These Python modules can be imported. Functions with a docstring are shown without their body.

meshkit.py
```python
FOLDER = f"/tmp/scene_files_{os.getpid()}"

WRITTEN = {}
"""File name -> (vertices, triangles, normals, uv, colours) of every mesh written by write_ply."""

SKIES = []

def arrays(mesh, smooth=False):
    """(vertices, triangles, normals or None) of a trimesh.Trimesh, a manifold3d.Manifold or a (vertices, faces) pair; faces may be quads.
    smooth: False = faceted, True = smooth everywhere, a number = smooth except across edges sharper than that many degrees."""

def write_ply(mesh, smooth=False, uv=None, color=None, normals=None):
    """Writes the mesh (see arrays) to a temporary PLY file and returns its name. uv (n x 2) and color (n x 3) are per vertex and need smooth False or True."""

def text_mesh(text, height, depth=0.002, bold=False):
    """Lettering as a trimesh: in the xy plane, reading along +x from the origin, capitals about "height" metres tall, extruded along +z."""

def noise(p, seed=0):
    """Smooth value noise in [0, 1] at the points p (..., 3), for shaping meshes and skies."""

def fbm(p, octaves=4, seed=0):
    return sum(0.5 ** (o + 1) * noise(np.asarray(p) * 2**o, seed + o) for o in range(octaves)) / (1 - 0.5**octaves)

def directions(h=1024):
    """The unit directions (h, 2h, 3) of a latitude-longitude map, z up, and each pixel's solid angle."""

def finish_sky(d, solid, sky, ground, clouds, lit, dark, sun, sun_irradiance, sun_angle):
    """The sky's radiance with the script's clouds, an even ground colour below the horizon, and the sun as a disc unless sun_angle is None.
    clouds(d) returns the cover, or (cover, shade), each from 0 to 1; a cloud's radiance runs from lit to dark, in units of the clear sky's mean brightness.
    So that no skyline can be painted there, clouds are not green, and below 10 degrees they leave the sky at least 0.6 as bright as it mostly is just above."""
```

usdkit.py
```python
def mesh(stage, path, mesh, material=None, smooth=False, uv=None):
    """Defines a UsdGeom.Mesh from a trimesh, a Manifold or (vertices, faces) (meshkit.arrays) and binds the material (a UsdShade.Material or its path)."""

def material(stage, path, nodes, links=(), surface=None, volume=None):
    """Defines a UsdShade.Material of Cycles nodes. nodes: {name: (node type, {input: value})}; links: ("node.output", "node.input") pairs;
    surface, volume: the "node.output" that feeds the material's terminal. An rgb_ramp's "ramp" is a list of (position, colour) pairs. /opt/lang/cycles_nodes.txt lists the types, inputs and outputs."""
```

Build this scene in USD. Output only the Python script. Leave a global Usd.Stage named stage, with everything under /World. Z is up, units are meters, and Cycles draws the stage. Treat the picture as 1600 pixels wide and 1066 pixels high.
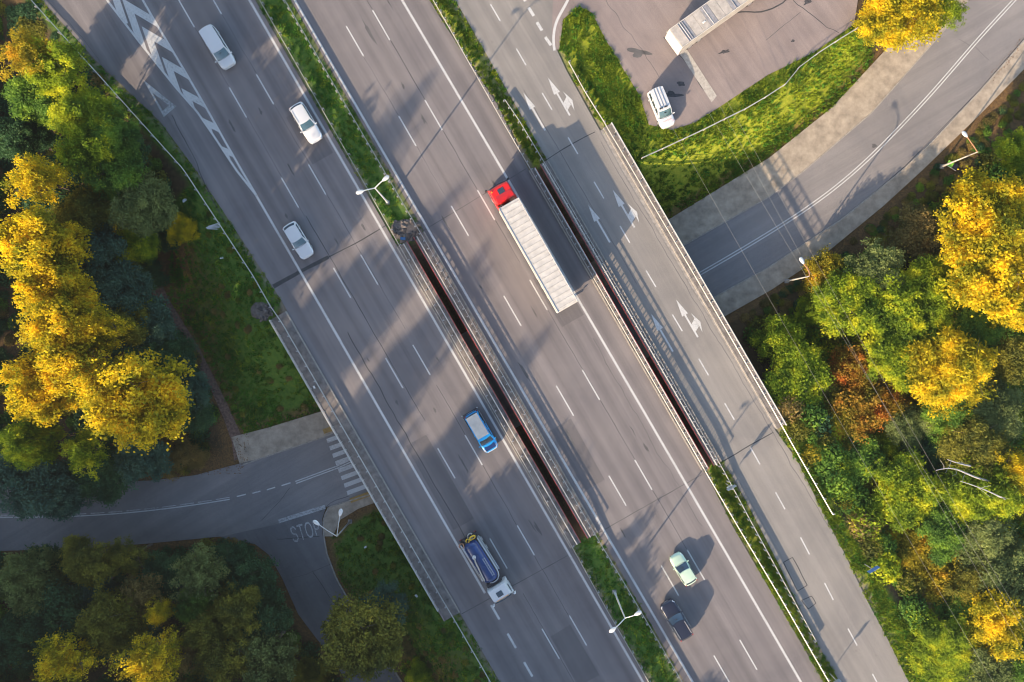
import math, random
import numpy as np, trimesh, shapely, usdkit, meshkit
from shapely.geometry import Polygon, LineString, Point, box as sbox
from shapely.ops import unary_union
from pxr import Usd, UsdGeom, UsdLux, UsdShade, Gf, Sdf, Vt

stage = Usd.Stage.CreateInMemory()
UsdGeom.SetStageUpAxis(stage, UsdGeom.Tokens.z)
UsdGeom.SetStageMetersPerUnit(stage, 1.0)
WORLD = UsdGeom.Xform.Define(stage, '/World')
UsdGeom.Scope.Define(stage, '/World/Looks')

# ------------------------------------------------------------------ camera, sky, sun, exposure
H, S = 95.0, 13.5                     # drone height above the carriageway, photo pixels per metre at road level
cam = UsdGeom.Camera.Define(stage, '/World/camera')
cam.AddTranslateOp().Set(Gf.Vec3d(0, 0, H))
cam.CreateHorizontalApertureAttr(36.0)
cam.CreateVerticalApertureAttr(24.0)
cam.CreateFocalLengthAttr(36.0 * H / (1600 / S))
cam.CreateClippingRangeAttr(Gf.Vec2f(1.0, 5000.0))
cam.CreateExposureAttr(1.65)
SUN_ELEV = math.radians(18.5)
SH, SV = (-0.583, -0.812), math.tan(SUN_ELEV)
sun_dir = np.array([SH[0], SH[1], SV]); sun_dir /= np.linalg.norm(sun_dir)
usdkit.material(stage, '/World/Looks/sky_look', {
    'sky': ('sky_texture', {'sky_type': 'single_scattering', 'sun_disc': False, 'sun_elevation': SUN_ELEV,
                            'sun_rotation': math.atan2(SH[0], SH[1]), 'air_density': 1.0, 'aerosol_density': 1.6, 'ozone_density': 1.4}),
    'bg': ('background_shader', {'strength': 0.098})}, [('sky.color', 'bg.color')], surface='bg.background')
dome = UsdLux.DomeLight.Define(stage, '/World/sky')
UsdShade.MaterialBindingAPI.Apply(dome.GetPrim()).Bind(UsdShade.Material.Get(stage, '/World/Looks/sky_look'))
sun = UsdLux.DistantLight.Define(stage, '/World/sun')
sun.CreateIntensityAttr(0.82); sun.CreateAngleAttr(0.5); sun.CreateNormalizeAttr(True); sun.CreateColorAttr(Gf.Vec3f(1.0, 0.79, 0.56))
sun.AddTransformOp().Set(Gf.Matrix4d().SetRotate(Gf.Rotation(Gf.Vec3d(0, 0, 1), Gf.Vec3d(*map(float, sun_dir)))))
for p_, l_, c_ in ((dome, 'pale clear afternoon sky over the whole scene', 'sky'), (sun, 'low warm sun shining from the lower left', 'sun')):
    p_.GetPrim().SetCustomDataByKey('label', l_); p_.GetPrim().SetCustomDataByKey('category', c_)
    p_.GetPrim().SetCustomDataByKey('kind', 'structure')

# ------------------------------------------------------------------ naming and prim helpers
used = {}
def numbered(parent, name):
    k = (parent, name); n = used.get(k, 0); used[k] = n + 1
    return f'{parent}/{name}' if n == 0 else f'{parent}/{name}_{n:03d}'
def tag(prim, label=None, cat=None, group=None, kind=None):
    for k, v in (('label', label), ('category', cat), ('group', group), ('kind', kind)):
        if v: prim.SetCustomDataByKey(k, v)
    return prim
def thing(name, label, cat, loc=(0, 0, 0), rot=0.0, group=None, kind=None):
    path = numbered('/World', name)
    x = UsdGeom.Xform.Define(stage, path)
    x.AddTranslateOp().Set(Gf.Vec3d(*map(float, loc))); x.AddRotateZOp().Set(float(math.degrees(rot)))
    tag(x.GetPrim(), label, cat, group, kind)
    return path
def obj(parent, name, m, mat, smooth=False, label=None, kind=None):
    path = numbered(parent, name)
    me = usdkit.mesh(stage, path, m, MAT[mat], smooth)
    tag(me.GetPrim(), label, None, None, kind)
    return path
def copy_of(src, name, label, cat, loc, rot, group=None, scale=None):
    path = numbered('/World', name)
    x = UsdGeom.Xform.Define(stage, path)
    x.GetPrim().GetReferences().AddInternalReference(src)
    x.ClearXformOpOrder()
    x.AddTranslateOp().Set(Gf.Vec3d(*map(float, loc))); x.AddRotateZOp().Set(float(math.degrees(rot)))
    if scale is not None: x.AddScaleOp().Set(Gf.Vec3f(*map(float, scale)))
    x.GetPrim().SetInstanceable(True)
    tag(x.GetPrim(), label, cat, group)
    return path

# photo pixel -> place at height z; (u, v) = along / across the motorway, in photo pixels at road level
def W(px, py, z=0.0):
    k = (H - z) / H / S
    return np.array([(px - 800) * k, (533 - py) * k])
DU, DV = np.array([0.5, -0.8660254]), np.array([0.8660254, 0.5])
def UV(u, v): return (u * DU + v * DV) / S
ROAD_ROT = math.atan2(DU[1], DU[0])   # heading down the picture
def PX(pts, z=0.0): return [tuple(W(a, b, z)) for a, b in pts]
def UVL(pts): return [tuple(UV(a, b)) for a, b in pts]

# ------------------------------------------------------------------ materials
MAT = {}
def mat(name, nodes, links, surface='p.BSDF'):
    MAT[name] = usdkit.material(stage, '/World/Looks/' + name, nodes, links, surface=surface)
def plain(name, col, rough=0.5, metal=0.0, coat=0.0, var=0.0, scale=3.0, spec=0.5, bump=0.0):
    n = {'p': ('principled_bsdf', {'base_color': col, 'roughness': rough, 'metallic': metal, 'coat_weight': coat, 'specular_ior_level': spec})}
    l = []
    if var:
        c1 = tuple(max(0, c * (1 - var)) for c in col); c2 = tuple(min(1, c * (1 + var)) for c in col)
        n['g'] = ('geometry', {}); n['n'] = ('noise_texture', {'scale': scale, 'detail': 6.0, 'roughness': 0.65})
        n['r'] = ('rgb_ramp', {'ramp': [(0.3, c1), (0.7, c2)]})
        l += [('g.position', 'n.vector'), ('n.fac', 'r.fac'), ('r.color', 'p.base_color')]
        if bump:
            n['b'] = ('bump', {'strength': bump, 'distance': 0.03}); l += [('n.fac', 'b.height'), ('b.normal', 'p.normal')]
    mat(name, n, l)

def asphalt(name, dark, light, angle=math.radians(60), lane=3.52, phase=0.0, track=0.0, rough=0.85, patch=0.12):
    mid = tuple((a + b) / 2 for a, b in zip(dark, light))
    n = {'g': ('geometry', {}),
         'rot': ('mapping', {'rotation': (0, 0, angle)}), 'scl': ('mapping', {'scale': (0.018, 0.85, 1.0)}),
         'st': ('noise_texture', {'scale': 1.0, 'detail': 4.0, 'roughness': 0.6}),
         'scl2': ('mapping', {'scale': (0.05, 3.2, 1.0)}), 'st2': ('noise_texture', {'scale': 1.0, 'detail': 3.0, 'roughness': 0.7}),
         'pa': ('noise_texture', {'scale': patch, 'detail': 5.0, 'roughness': 0.6, 'distortion': 0.4}),
         'fi': ('noise_texture', {'scale': 9.0, 'detail': 6.0, 'roughness': 0.85}),
         'vo': ('noise_texture', {'scale': 1.6, 'detail': 3.0, 'roughness': 0.7}),
         'rs': ('rgb_ramp', {'ramp': [(0.2, dark), (0.5, mid), (0.8, light)]}),
         'rp': ('rgb_ramp', {'ramp': [(0.3, (0.84, 0.83, 0.84)), (0.7, (1.14, 1.11, 1.08))]}),
         'rf': ('rgb_ramp', {'ramp': [(0.3, (0.8, 0.8, 0.8)), (0.7, (1.2, 1.2, 1.2))]}),
         'r2': ('rgb_ramp', {'ramp': [(0.32, (0.95, 0.95, 0.955)), (0.68, (1.03, 1.03, 1.025))]}),
         'rv': ('rgb_ramp', {'ramp': [(0.22, (0.72, 0.71, 0.7)), (0.36, (1.0, 1.0, 1.0))]}),
         'm1': ('mix', {'mix_type': 'multiply', 'fac': 1.0}), 'm2': ('mix', {'mix_type': 'multiply', 'fac': 1.0}),
         'm3': ('mix', {'mix_type': 'multiply', 'fac': 1.0}), 'm4': ('mix', {'mix_type': 'multiply', 'fac': 0.6}),
         'xyz': ('separate_xyz', {}), 'ph': ('math', {'math_type': 'multiply_add', 'value2': 4 * math.pi / lane, 'value3': -4 * math.pi / lane * phase + math.pi / 2}), 'sn': ('math', {'math_type': 'sine'}),
         'ph2': ('math', {'math_type': 'multiply_add', 'value2': 2 * math.pi / lane, 'value3': -2 * math.pi / lane * phase + math.pi / 2}), 'sn2': ('math', {'math_type': 'sine'}),
         'ta': ('math', {'math_type': 'multiply_add', 'value2': track, 'value3': 1.0}), 'tb': ('math', {'math_type': 'multiply_add', 'value2': track * 0.7}), 'm5': ('mix', {'mix_type': 'multiply', 'fac': 1.0}),
         'b': ('bump', {'strength': 0.25, 'distance': 0.01}),
         'p': ('principled_bsdf', {'roughness': rough, 'specular_ior_level': 0.25})}
    l = [('g.position', 'rot.vector'), ('rot.vector', 'scl.vector'), ('scl.vector', 'st.vector'), ('rot.vector', 'scl2.vector'), ('scl2.vector', 'st2.vector'),
         ('g.position', 'pa.vector'), ('g.position', 'fi.vector'), ('g.position', 'vo.vector'), ('st.fac', 'rs.fac'), ('pa.fac', 'rp.fac'), ('fi.fac', 'rf.fac'), ('st2.fac', 'r2.fac'), ('vo.fac', 'rv.fac'),
         ('rs.color', 'm1.color1'), ('rp.color', 'm1.color2'), ('m1.color', 'm2.color1'), ('rf.color', 'm2.color2'),
         ('m2.color', 'm3.color1'), ('r2.color', 'm3.color2'), ('m3.color', 'm4.color1'), ('rv.color', 'm4.color2'), ('m4.color', 'm5.color1'), ('rot.vector', 'xyz.vector'), ('xyz.y', 'ph.value1'), ('ph.value', 'sn.value1'), ('sn.value', 'ta.value1'), ('xyz.y', 'ph2.value1'), ('ph2.value', 'sn2.value1'), ('sn2.value', 'tb.value1'), ('ta.value', 'tb.value3'), ('tb.value', 'm5.color2'), ('m5.color', 'p.base_color'),
         ('fi.fac', 'b.height'), ('b.normal', 'p.normal')]
    mat(name, n, l)
asphalt('motorway_asphalt', (0.148, 0.135, 0.136), (0.238, 0.217, 0.214), phase=-232 / S, track=0.065)
asphalt('middle_asphalt', (0.148, 0.135, 0.136), (0.238, 0.217, 0.214), lane=3.62, phase=-26 / S, track=0.065)
asphalt('slip_asphalt', (0.21, 0.197, 0.182), (0.285, 0.266, 0.245), lane=3.4, phase=236 / S, track=0.05)
asphalt('lower_asphalt', (0.20, 0.188, 0.184), (0.27, 0.252, 0.245), angle=math.radians(-30))
asphalt('side_asphalt', (0.155, 0.15, 0.152), (0.205, 0.197, 0.198), angle=math.radians(60))
asphalt('parking_asphalt', (0.215, 0.175, 0.163), (0.30, 0.25, 0.232), angle=math.radians(55), patch=0.2)
def paint(name, col, worn, lo=0.36, hi=0.5):
    n = {'g': ('geometry', {}), 'n': ('noise_texture', {'scale': 5.0, 'detail': 8.0, 'roughness': 0.75}), 'n2': ('noise_texture', {'scale': 0.35, 'detail': 3.0}),
         'a': ('math', {'math_type': 'multiply_add', 'value2': 0.35}),
         'r': ('rgb_ramp', {'ramp': [(lo + .12, worn), (hi + .17, col)]}),
         'p': ('principled_bsdf', {'roughness': 0.7, 'specular_ior_level': 0.3})}
    mat(name, n, [('g.position', 'n.vector'), ('g.position', 'n2.vector'), ('n2.fac', 'a.value1'), ('n.fac', 'a.value3'), ('a.value', 'r.fac'), ('r.color', 'p.base_color')])
paint('road_paint', (0.55, 0.54, 0.52), (0.3, 0.29, 0.28))
paint('worn_paint', (0.5, 0.49, 0.48), (0.16, 0.155, 0.15), 0.4, 0.6)
paint('tactile_yellow', (0.42, 0.26, 0.08), (0.2, 0.13, 0.06), 0.35, 0.6)
plain('tar', (0.05, 0.048, 0.048), 0.6, var=0.3, scale=1.5)
plain('faint_tar', (0.1, 0.094, 0.092), 0.8, var=0.25, scale=0.8)
plain('oil_stain', (0.06, 0.055, 0.055), 0.5, var=0.5, scale=4)
plain('concrete', (0.30, 0.275, 0.25), 0.85, var=0.3, scale=2.2, bump=0.2)
plain('concrete_light', (0.42, 0.38, 0.33), 0.85, var=0.28, scale=3.0)
plain('kerb_stone', (0.32, 0.285, 0.245), 0.85, var=0.3, scale=4.0)
plain('footway', (0.19, 0.165, 0.15), 0.9, var=0.4, scale=1.4, bump=0.3)
plain('sand_footway', (0.36, 0.295, 0.225), 0.95, var=0.32, scale=0.9, bump=0.2)
plain('paving_grey', (0.2, 0.185, 0.175), 0.9, var=0.3, scale=1.6, bump=0.3)
plain('leafy_path', (0.16, 0.10, 0.075), 0.95, var=0.55, scale=3.5, bump=0.4)
plain('edge_red', (0.5, 0.07, 0.06), 0.6, var=0.3, scale=2.5)
plain('edge_pinkgrey', (0.32, 0.25, 0.23), 0.8, var=0.35, scale=2.0)
plain('galvanised', (0.36, 0.35, 0.325), 0.45, metal=0.35, var=0.12, scale=2.0)
plain('post_steel', (0.42, 0.41, 0.4), 0.5, metal=0.4)
plain('rail_paint', (0.46, 0.45, 0.42), 0.5, metal=0.2, var=0.15, scale=1.0)
plain('lamp_grey', (0.6, 0.6, 0.58), 0.45, metal=0.2)
plain('lamp_white', (0.6, 0.6, 0.58), 0.35)
plain('lamp_lens', (0.75, 0.75, 0.72), 0.15)
plain('rust', (0.35, 0.17, 0.09), 0.7, var=0.3)
plain('wood', (0.38, 0.33, 0.25), 0.8, var=0.3, scale=3)
plain('sign_back', (0.35, 0.38, 0.42), 0.5, metal=0.3)
plain('sign_blue', (0.10, 0.2, 0.42), 0.4)
plain('board_green', (0.25, 0.6, 0.06), 0.5)
plain('board_black', (0.02, 0.02, 0.025), 0.5)
plain('white_litter', (0.75, 0.75, 0.75), 0.7)
plain('rubble', (0.14, 0.115, 0.1), 0.9, var=0.5, scale=3.0)
plain('rubble_dark', (0.05, 0.045, 0.045), 0.9, var=0.4, scale=3.0)
plain('tarp_blue', (0.05, 0.15, 0.3), 0.6)
plain('wire', (0.22, 0.21, 0.2), 0.6, metal=0.3)
plain('bark', (0.10, 0.075, 0.055), 0.95, var=0.4, scale=5)
plain('bark_pale', (0.4, 0.37, 0.33), 0.9, var=0.35, scale=5)
plain('twig', (0.2, 0.15, 0.12), 0.95, var=0.3)
# vehicles
def carpaint(name, col, rough=0.32, coat=0.6): plain(name, col, rough, 0.0, coat)
carpaint('paint_white', (0.62, 0.62, 0.62)); carpaint('paint_blue', (0.015, 0.33, 0.72)); carpaint('paint_navy', (0.02, 0.05, 0.16), 0.28)
carpaint('paint_mint', (0.52, 0.66, 0.50)); carpaint('paint_black', (0.018, 0.02, 0.034), 0.25); carpaint('paint_red', (0.72, 0.015, 0.012))
carpaint('tank_blue', (0.009, 0.03, 0.115), 0.35)
plain('glass_dark', (0.03, 0.045, 0.06), 0.06, coat=1.0, spec=0.8)
plain('glass_teal', (0.05, 0.10, 0.12), 0.06, coat=1.0, spec=0.8)
plain('rubber', (0.02, 0.02, 0.02), 0.85); plain('rim', (0.5, 0.5, 0.52), 0.35, metal=0.8); plain('black_trim', (0.025, 0.025, 0.028), 0.5)
plain('head_glass', (0.7, 0.72, 0.75), 0.08, coat=1.0); plain('tail_red', (0.4, 0.02, 0.02), 0.2, coat=0.8); plain('amber', (0.8, 0.3, 0.03), 0.3)
plain('plate_white', (0.6, 0.6, 0.62), 0.5); plain('chassis', (0.05, 0.05, 0.055), 0.7)
plain('tarp_white', (0.54, 0.50, 0.45), 0.6, var=0.16, scale=1.3); plain('tarp_stripe', (0.62, 0.3, 0.22), 0.6)
plain('alu', (0.55, 0.55, 0.54), 0.4, metal=0.6); plain('old_roof', (0.42, 0.375, 0.33), 0.7, var=0.25, scale=1.6); plain('old_roof_grey', (0.27, 0.26, 0.27), 0.7, var=0.3, scale=2.0)
plain('hose_yellow', (0.65, 0.42, 0.03), 0.5); plain('hose_grey', (0.36, 0.33, 0.29), 0.6); plain('mark_red', (0.75, 0.03, 0.05), 0.4)
plain('mark_pale_red', (0.8, 0.42, 0.4), 0.4); plain('mark_green', (0.08, 0.5, 0.2), 0.5)

def foliage(name, stops, transl=0.35, clump=0.45):
    n = {'g': ('geometry', {}), 'oi': ('object_info', {}),
         'n': ('noise_texture', {'scale': clump, 'detail': 3.0, 'roughness': 0.6}),
         'a1': ('math', {'math_type': 'multiply', 'value2': 0.42}), 'a2': ('math', {'math_type': 'multiply_add', 'value2': 1.5}), 'a3': ('math', {'math_type': 'subtract', 'value2': 0.46}),
         'r': ('rgb_ramp', {'ramp': stops}),
         'd': ('principled_bsdf', {'roughness': 0.6, 'specular_ior_level': 0.2}), 't': ('translucent_bsdf', {}), 'mx': ('mix_closure', {'fac': transl})}
    mat(name, n, [('g.position', 'n.vector'), ('g.random_per_island', 'a1.value1'), ('n.fac', 'a2.value1'), ('a1.value', 'a2.value3'), ('a2.value', 'a3.value1'),
                  ('a3.value', 'r.fac'), ('r.color', 'd.base_color'), ('r.color', 't.color'), ('d.BSDF', 'mx.closure1'), ('t.BSDF', 'mx.closure2')], surface='mx.closure')
foliage('leaf_gold', [(0.05, (0.227, 0.249, 0.016)), (0.25, (0.522, 0.431, 0.017)), (0.45, (0.920, 0.658, 0.019)), (0.65, (0.920, 0.703, 0.023)), (0.85, (0.920, 0.522, 0.015)), (1.0, (0.703, 0.363, 0.013))], 0.48)
foliage('leaf_lime', [(0.05, (0.105, 0.175, 0.016)), (0.3, (0.299, 0.393, 0.021)), (0.5, (0.628, 0.612, 0.026)), (0.75, (0.920, 0.844, 0.033)), (1.0, (0.920, 0.874, 0.039))], 0.48)
foliage('leaf_green', [(0.05, (0.064, 0.154, 0.030)), (0.4, (0.198, 0.342, 0.042)), (0.7, (0.468, 0.576, 0.050)), (0.95, (0.920, 0.828, 0.058))], 0.48)
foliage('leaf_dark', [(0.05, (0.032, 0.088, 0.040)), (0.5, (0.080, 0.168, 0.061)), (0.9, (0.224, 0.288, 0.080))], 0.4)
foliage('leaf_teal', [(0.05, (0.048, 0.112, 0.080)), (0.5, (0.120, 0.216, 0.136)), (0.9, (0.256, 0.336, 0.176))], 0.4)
foliage('leaf_pale', [(0.05, (0.11, 0.15, 0.045)), (0.5, (0.28, 0.33, 0.10)), (0.9, (0.55, 0.54, 0.16))], 0.45)
foliage('leaf_olive', [(0.05, (0.091, 0.111, 0.023)), (0.5, (0.325, 0.299, 0.039)), (0.9, (0.715, 0.559, 0.058))], 0.45)
foliage('leaf_orange', [(0.05, (0.184, 0.172, 0.017)), (0.35, (0.460, 0.368, 0.023)), (0.6, (0.782, 0.437, 0.029)), (0.85, (0.828, 0.310, 0.023))], 0.45)
foliage('leaf_red', [(0.05, (0.172, 0.172, 0.017)), (0.35, (0.437, 0.253, 0.029)), (0.6, (0.828, 0.230, 0.040)), (0.85, (0.862, 0.138, 0.040))], 0.45)
foliage('leaf_brown', [(0.05, (0.138, 0.127, 0.040)), (0.5, (0.380, 0.265, 0.081)), (0.9, (0.667, 0.437, 0.127))], 0.42)
foliage('leaf_litter', [(0.1, (0.10, 0.055, 0.025)), (0.45, (0.24, 0.12, 0.04)), (0.7, (0.38, 0.2, 0.05)), (0.9, (0.5, 0.32, 0.08))], 0.1)
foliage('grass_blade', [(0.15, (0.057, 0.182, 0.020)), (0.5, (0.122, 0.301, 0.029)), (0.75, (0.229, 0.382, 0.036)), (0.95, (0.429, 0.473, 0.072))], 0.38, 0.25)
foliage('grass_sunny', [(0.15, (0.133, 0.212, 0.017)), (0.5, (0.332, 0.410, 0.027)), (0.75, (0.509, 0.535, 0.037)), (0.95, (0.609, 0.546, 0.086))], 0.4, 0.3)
# open ground: primvar 'cover' = (grass, leaf litter, sand)
mat('ground_look', {
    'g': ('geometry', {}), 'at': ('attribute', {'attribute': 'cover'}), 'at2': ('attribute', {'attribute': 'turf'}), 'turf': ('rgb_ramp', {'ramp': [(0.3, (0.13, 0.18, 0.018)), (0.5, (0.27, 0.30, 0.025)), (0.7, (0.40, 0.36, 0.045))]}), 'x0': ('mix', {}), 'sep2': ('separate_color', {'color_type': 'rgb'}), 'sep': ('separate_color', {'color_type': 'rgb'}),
    'n1': ('noise_texture', {'scale': 2.5, 'detail': 8.0, 'roughness': 0.75}), 'n2': ('noise_texture', {'scale': 0.22, 'detail': 5.0, 'roughness': 0.6}),
    'n3': ('noise_texture', {'scale': 6.0, 'detail': 5.0, 'roughness': 0.8}),
    'soil': ('rgb_ramp', {'ramp': [(0.3, (0.03, 0.026, 0.018)), (0.5, (0.07, 0.052, 0.03)), (0.7, (0.11, 0.085, 0.045))]}),
    'grass': ('rgb_ramp', {'ramp': [(0.3, (0.045, 0.10, 0.02)), (0.5, (0.085, 0.165, 0.026)), (0.7, (0.16, 0.20, 0.035))]}),
    'leaf': ('rgb_ramp', {'ramp': [(0.35, (0.07, 0.045, 0.025)), (0.5, (0.17, 0.10, 0.045)), (0.68, (0.30, 0.17, 0.06))]}),
    'sand': ('rgb_ramp', {'ramp': [(0.3, (0.2, 0.16, 0.12)), (0.7, (0.33, 0.27, 0.2))]}),
    'k': ('math', {'math_type': 'multiply_add', 'value2': 0.5}),
    'x1': ('mix', {}), 'x2': ('mix', {}), 'x3': ('mix', {}),
    'b': ('bump', {'strength': 0.6, 'distance': 0.12}),
    'p': ('principled_bsdf', {'roughness': 0.95, 'specular_ior_level': 0.1})},
    [('g.position', 'n1.vector'), ('g.position', 'n2.vector'), ('g.position', 'n3.vector'), ('at.color', 'sep.color'),
     ('n1.fac', 'soil.fac'), ('n2.fac', 'k.value1'), ('n1.fac', 'k.value3'), ('n3.fac', 'leaf.fac'), ('n1.fac', 'sand.fac'), ('n1.fac', 'grass.fac'),
     ('sep.r', 'x1.fac'), ('soil.color', 'x1.color1'), ('grass.color', 'x0.color1'), ('n1.fac', 'turf.fac'), ('turf.color', 'x0.color2'), ('at2.color', 'sep2.color'), ('sep2.r', 'x0.fac'), ('x0.color', 'x1.color2'),
     ('sep.g', 'x2.fac'), ('x1.color', 'x2.color1'), ('leaf.color', 'x2.color2'),
     ('sep.b', 'x3.fac'), ('x2.color', 'x3.color1'), ('sand.color', 'x3.color2'), ('x3.color', 'p.base_color'),
     ('n3.fac', 'b.height'), ('b.normal', 'p.normal')])

# ------------------------------------------------------------------ shape helpers
def cat(ms): return trimesh.util.concatenate([m for m in ms if m is not None])
def cbox(c, size, ch=0.03):
    """box with chamfered edges"""
    hx, hy, hz = (s / 2 for s in size); ch = min(ch, hx * .45, hy * .45, hz * .45)
    pts = []
    for sx in (-1, 1):
        for sy in (-1, 1):
            for sz in (-1, 1):
                pts += [(sx * hx, sy * (hy - ch), sz * (hz - ch)), (sx * (hx - ch), sy * hy, sz * (hz - ch)), (sx * (hx - ch), sy * (hy - ch), sz * hz)]
    m = trimesh.convex.convex_hull(np.array(pts)); m.apply_translation(c); return m
def bx(c, size):
    m = trimesh.creation.box(size); m.apply_translation(c); return m
def tube(pts, r, n=8, caps=True):
    pts = np.asarray(pts, float); rr = np.full(len(pts), r) if np.ndim(r) == 0 else np.asarray(r, float)
    t = np.gradient(pts, axis=0); t /= np.maximum(np.linalg.norm(t, axis=1, keepdims=True), 1e-9)
    ref = np.array([0, 0, 1.0]) if abs(t[:, 2]).mean() < 0.8 else np.array([1.0, 0, 0])
    a = np.cross(t, ref); a /= np.maximum(np.linalg.norm(a, axis=1, keepdims=True), 1e-9); b = np.cross(t, a)
    th = np.arange(n) * 2 * np.pi / n
    v = (pts[:, None] + rr[:, None, None] * (np.cos(th)[None, :, None] * a[:, None] + np.sin(th)[None, :, None] * b[:, None])).reshape(-1, 3)
    f = []
    for i in range(len(pts) - 1):
        for j in range(n):
            p, q = i * n + j, i * n + (j + 1) % n
            f += [(p, q, q + n), (p, q + n, p + n)]
    if caps:
        k = len(v); v = np.vstack([v, pts[0], pts[-1]])
        for j in range(n):
            f += [(k, (j + 1) % n, j), (k + 1, (len(pts) - 1) * n + j, (len(pts) - 1) * n + (j + 1) % n)]
    return trimesh.Trimesh(v, np.array(f), process=False)
def cyl(c, r, h, axis='z', n=20, ch=None):
    ch = ch if ch is not None else min(r, h) * 0.12
    prof = [(0, -h / 2), (r - ch, -h / 2), (r, -h / 2 + ch), (r, h / 2 - ch), (r - ch, h / 2), (0, h / 2)]
    m = trimesh.creation.revolve(np.array(prof), sections=n)
    if axis == 'y': m.apply_transform(trimesh.transformations.rotation_matrix(np.pi / 2, [1, 0, 0]))
    if axis == 'x': m.apply_transform(trimesh.transformations.rotation_matrix(np.pi / 2, [0, 1, 0]))
    m.apply_translation(c); return m
def polys(g):
    return [q for q in getattr(g, 'geoms', [g]) if isinstance(q, Polygon) and q.area > 1e-4]
def sheet(g, z, thick=None):
    """flat sheet (or slab of given thickness, top at z) over a shapely area"""
    out = []
    for q in polys(g):
        if thick:
            m = trimesh.creation.extrude_polygon(q, thick, engine='earcut'); m.apply_translation((0, 0, z - thick))
        else:
            v, f = trimesh.creation.triangulate_polygon(q, engine='earcut')
            m = trimesh.Trimesh(np.c_[v, np.full(len(v), z)], f, process=False)
            if len(m.faces) and m.face_normals[:, 2].mean() < 0: m.invert()
        out.append(m)
    return cat(out)
def rot2(m, ang, loc):
    m = m.copy(); m.apply_transform(trimesh.transformations.rotation_matrix(ang, [0, 0, 1])); m.apply_translation(loc); return m
def quad_strip(a, b, w):
    """2-D bar from a to b of width w"""
    return LineString([a, b]).buffer(w / 2, cap_style=2)
def smooth_line(pts, n=6):
    from scipy.interpolate import CubicSpline
    p = np.asarray(pts, float)
    if len(p) < 3: return p
    d = np.r_[0, np.cumsum(np.linalg.norm(np.diff(p, axis=0), axis=1))]
    return CubicSpline(d, p)(np.linspace(0, d[-1], n * (len(p) - 1) + 1))

# ------------------------------------------------------------------ plan of the place (2-D outlines in metres)
ZL = -5.2                                   # level of the road that passes under the bridge
UB0, UB1 = -217.0, 326.0                    # the two ends of the bridge, in u
span = Polygon(UVL([(UB0, -900), (UB0, 900), (UB1, 900), (UB1, -900)]))
c1_left = [(-1480, -2660), (-930, -1720), (-180, -420), (-60, -190), (65, 0), (150, 95), (250, 190), (307, 267), (399, 407), (440, 470)]
c1_poly = Polygon(PX(c1_left) + UVL([(-150, -282), (326, -283), (640, -282), (3200, -282), (3200, -81), (-3200, -81)]))
c2_poly = Polygon(UVL([(-3200, -33), (3200, -33), (3200, 155), (620, 155), (420, 154), (330, 160), (UB1, 156), (UB0, 156), (-330, 165), (-500, 155), (-3200, 150)]))
c3_right = [(-680, -2700), (705, -250), (830, -80), (864, 0), (862, 60), (872, 82), (885, 110), (935, 200), (972, 267), (1130, 533), (1197, 650), (1212, 673), (1245, 718), (1285, 799), (1320, 866), (1355, 939), (1387, 999), (1420, 1066), (1500, 1240), (2400, 2900)]
c3_left = UVL([(3200, 177), (640, 177), (580, 181), (520, 186), (440, 190), (360, 193), (UB1, 191), (UB0, 189), (-300, 189), (-560, 190), (-3200, 190)])
c3_poly = Polygon(PX(c3_right) + c3_left).buffer(0)
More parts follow.
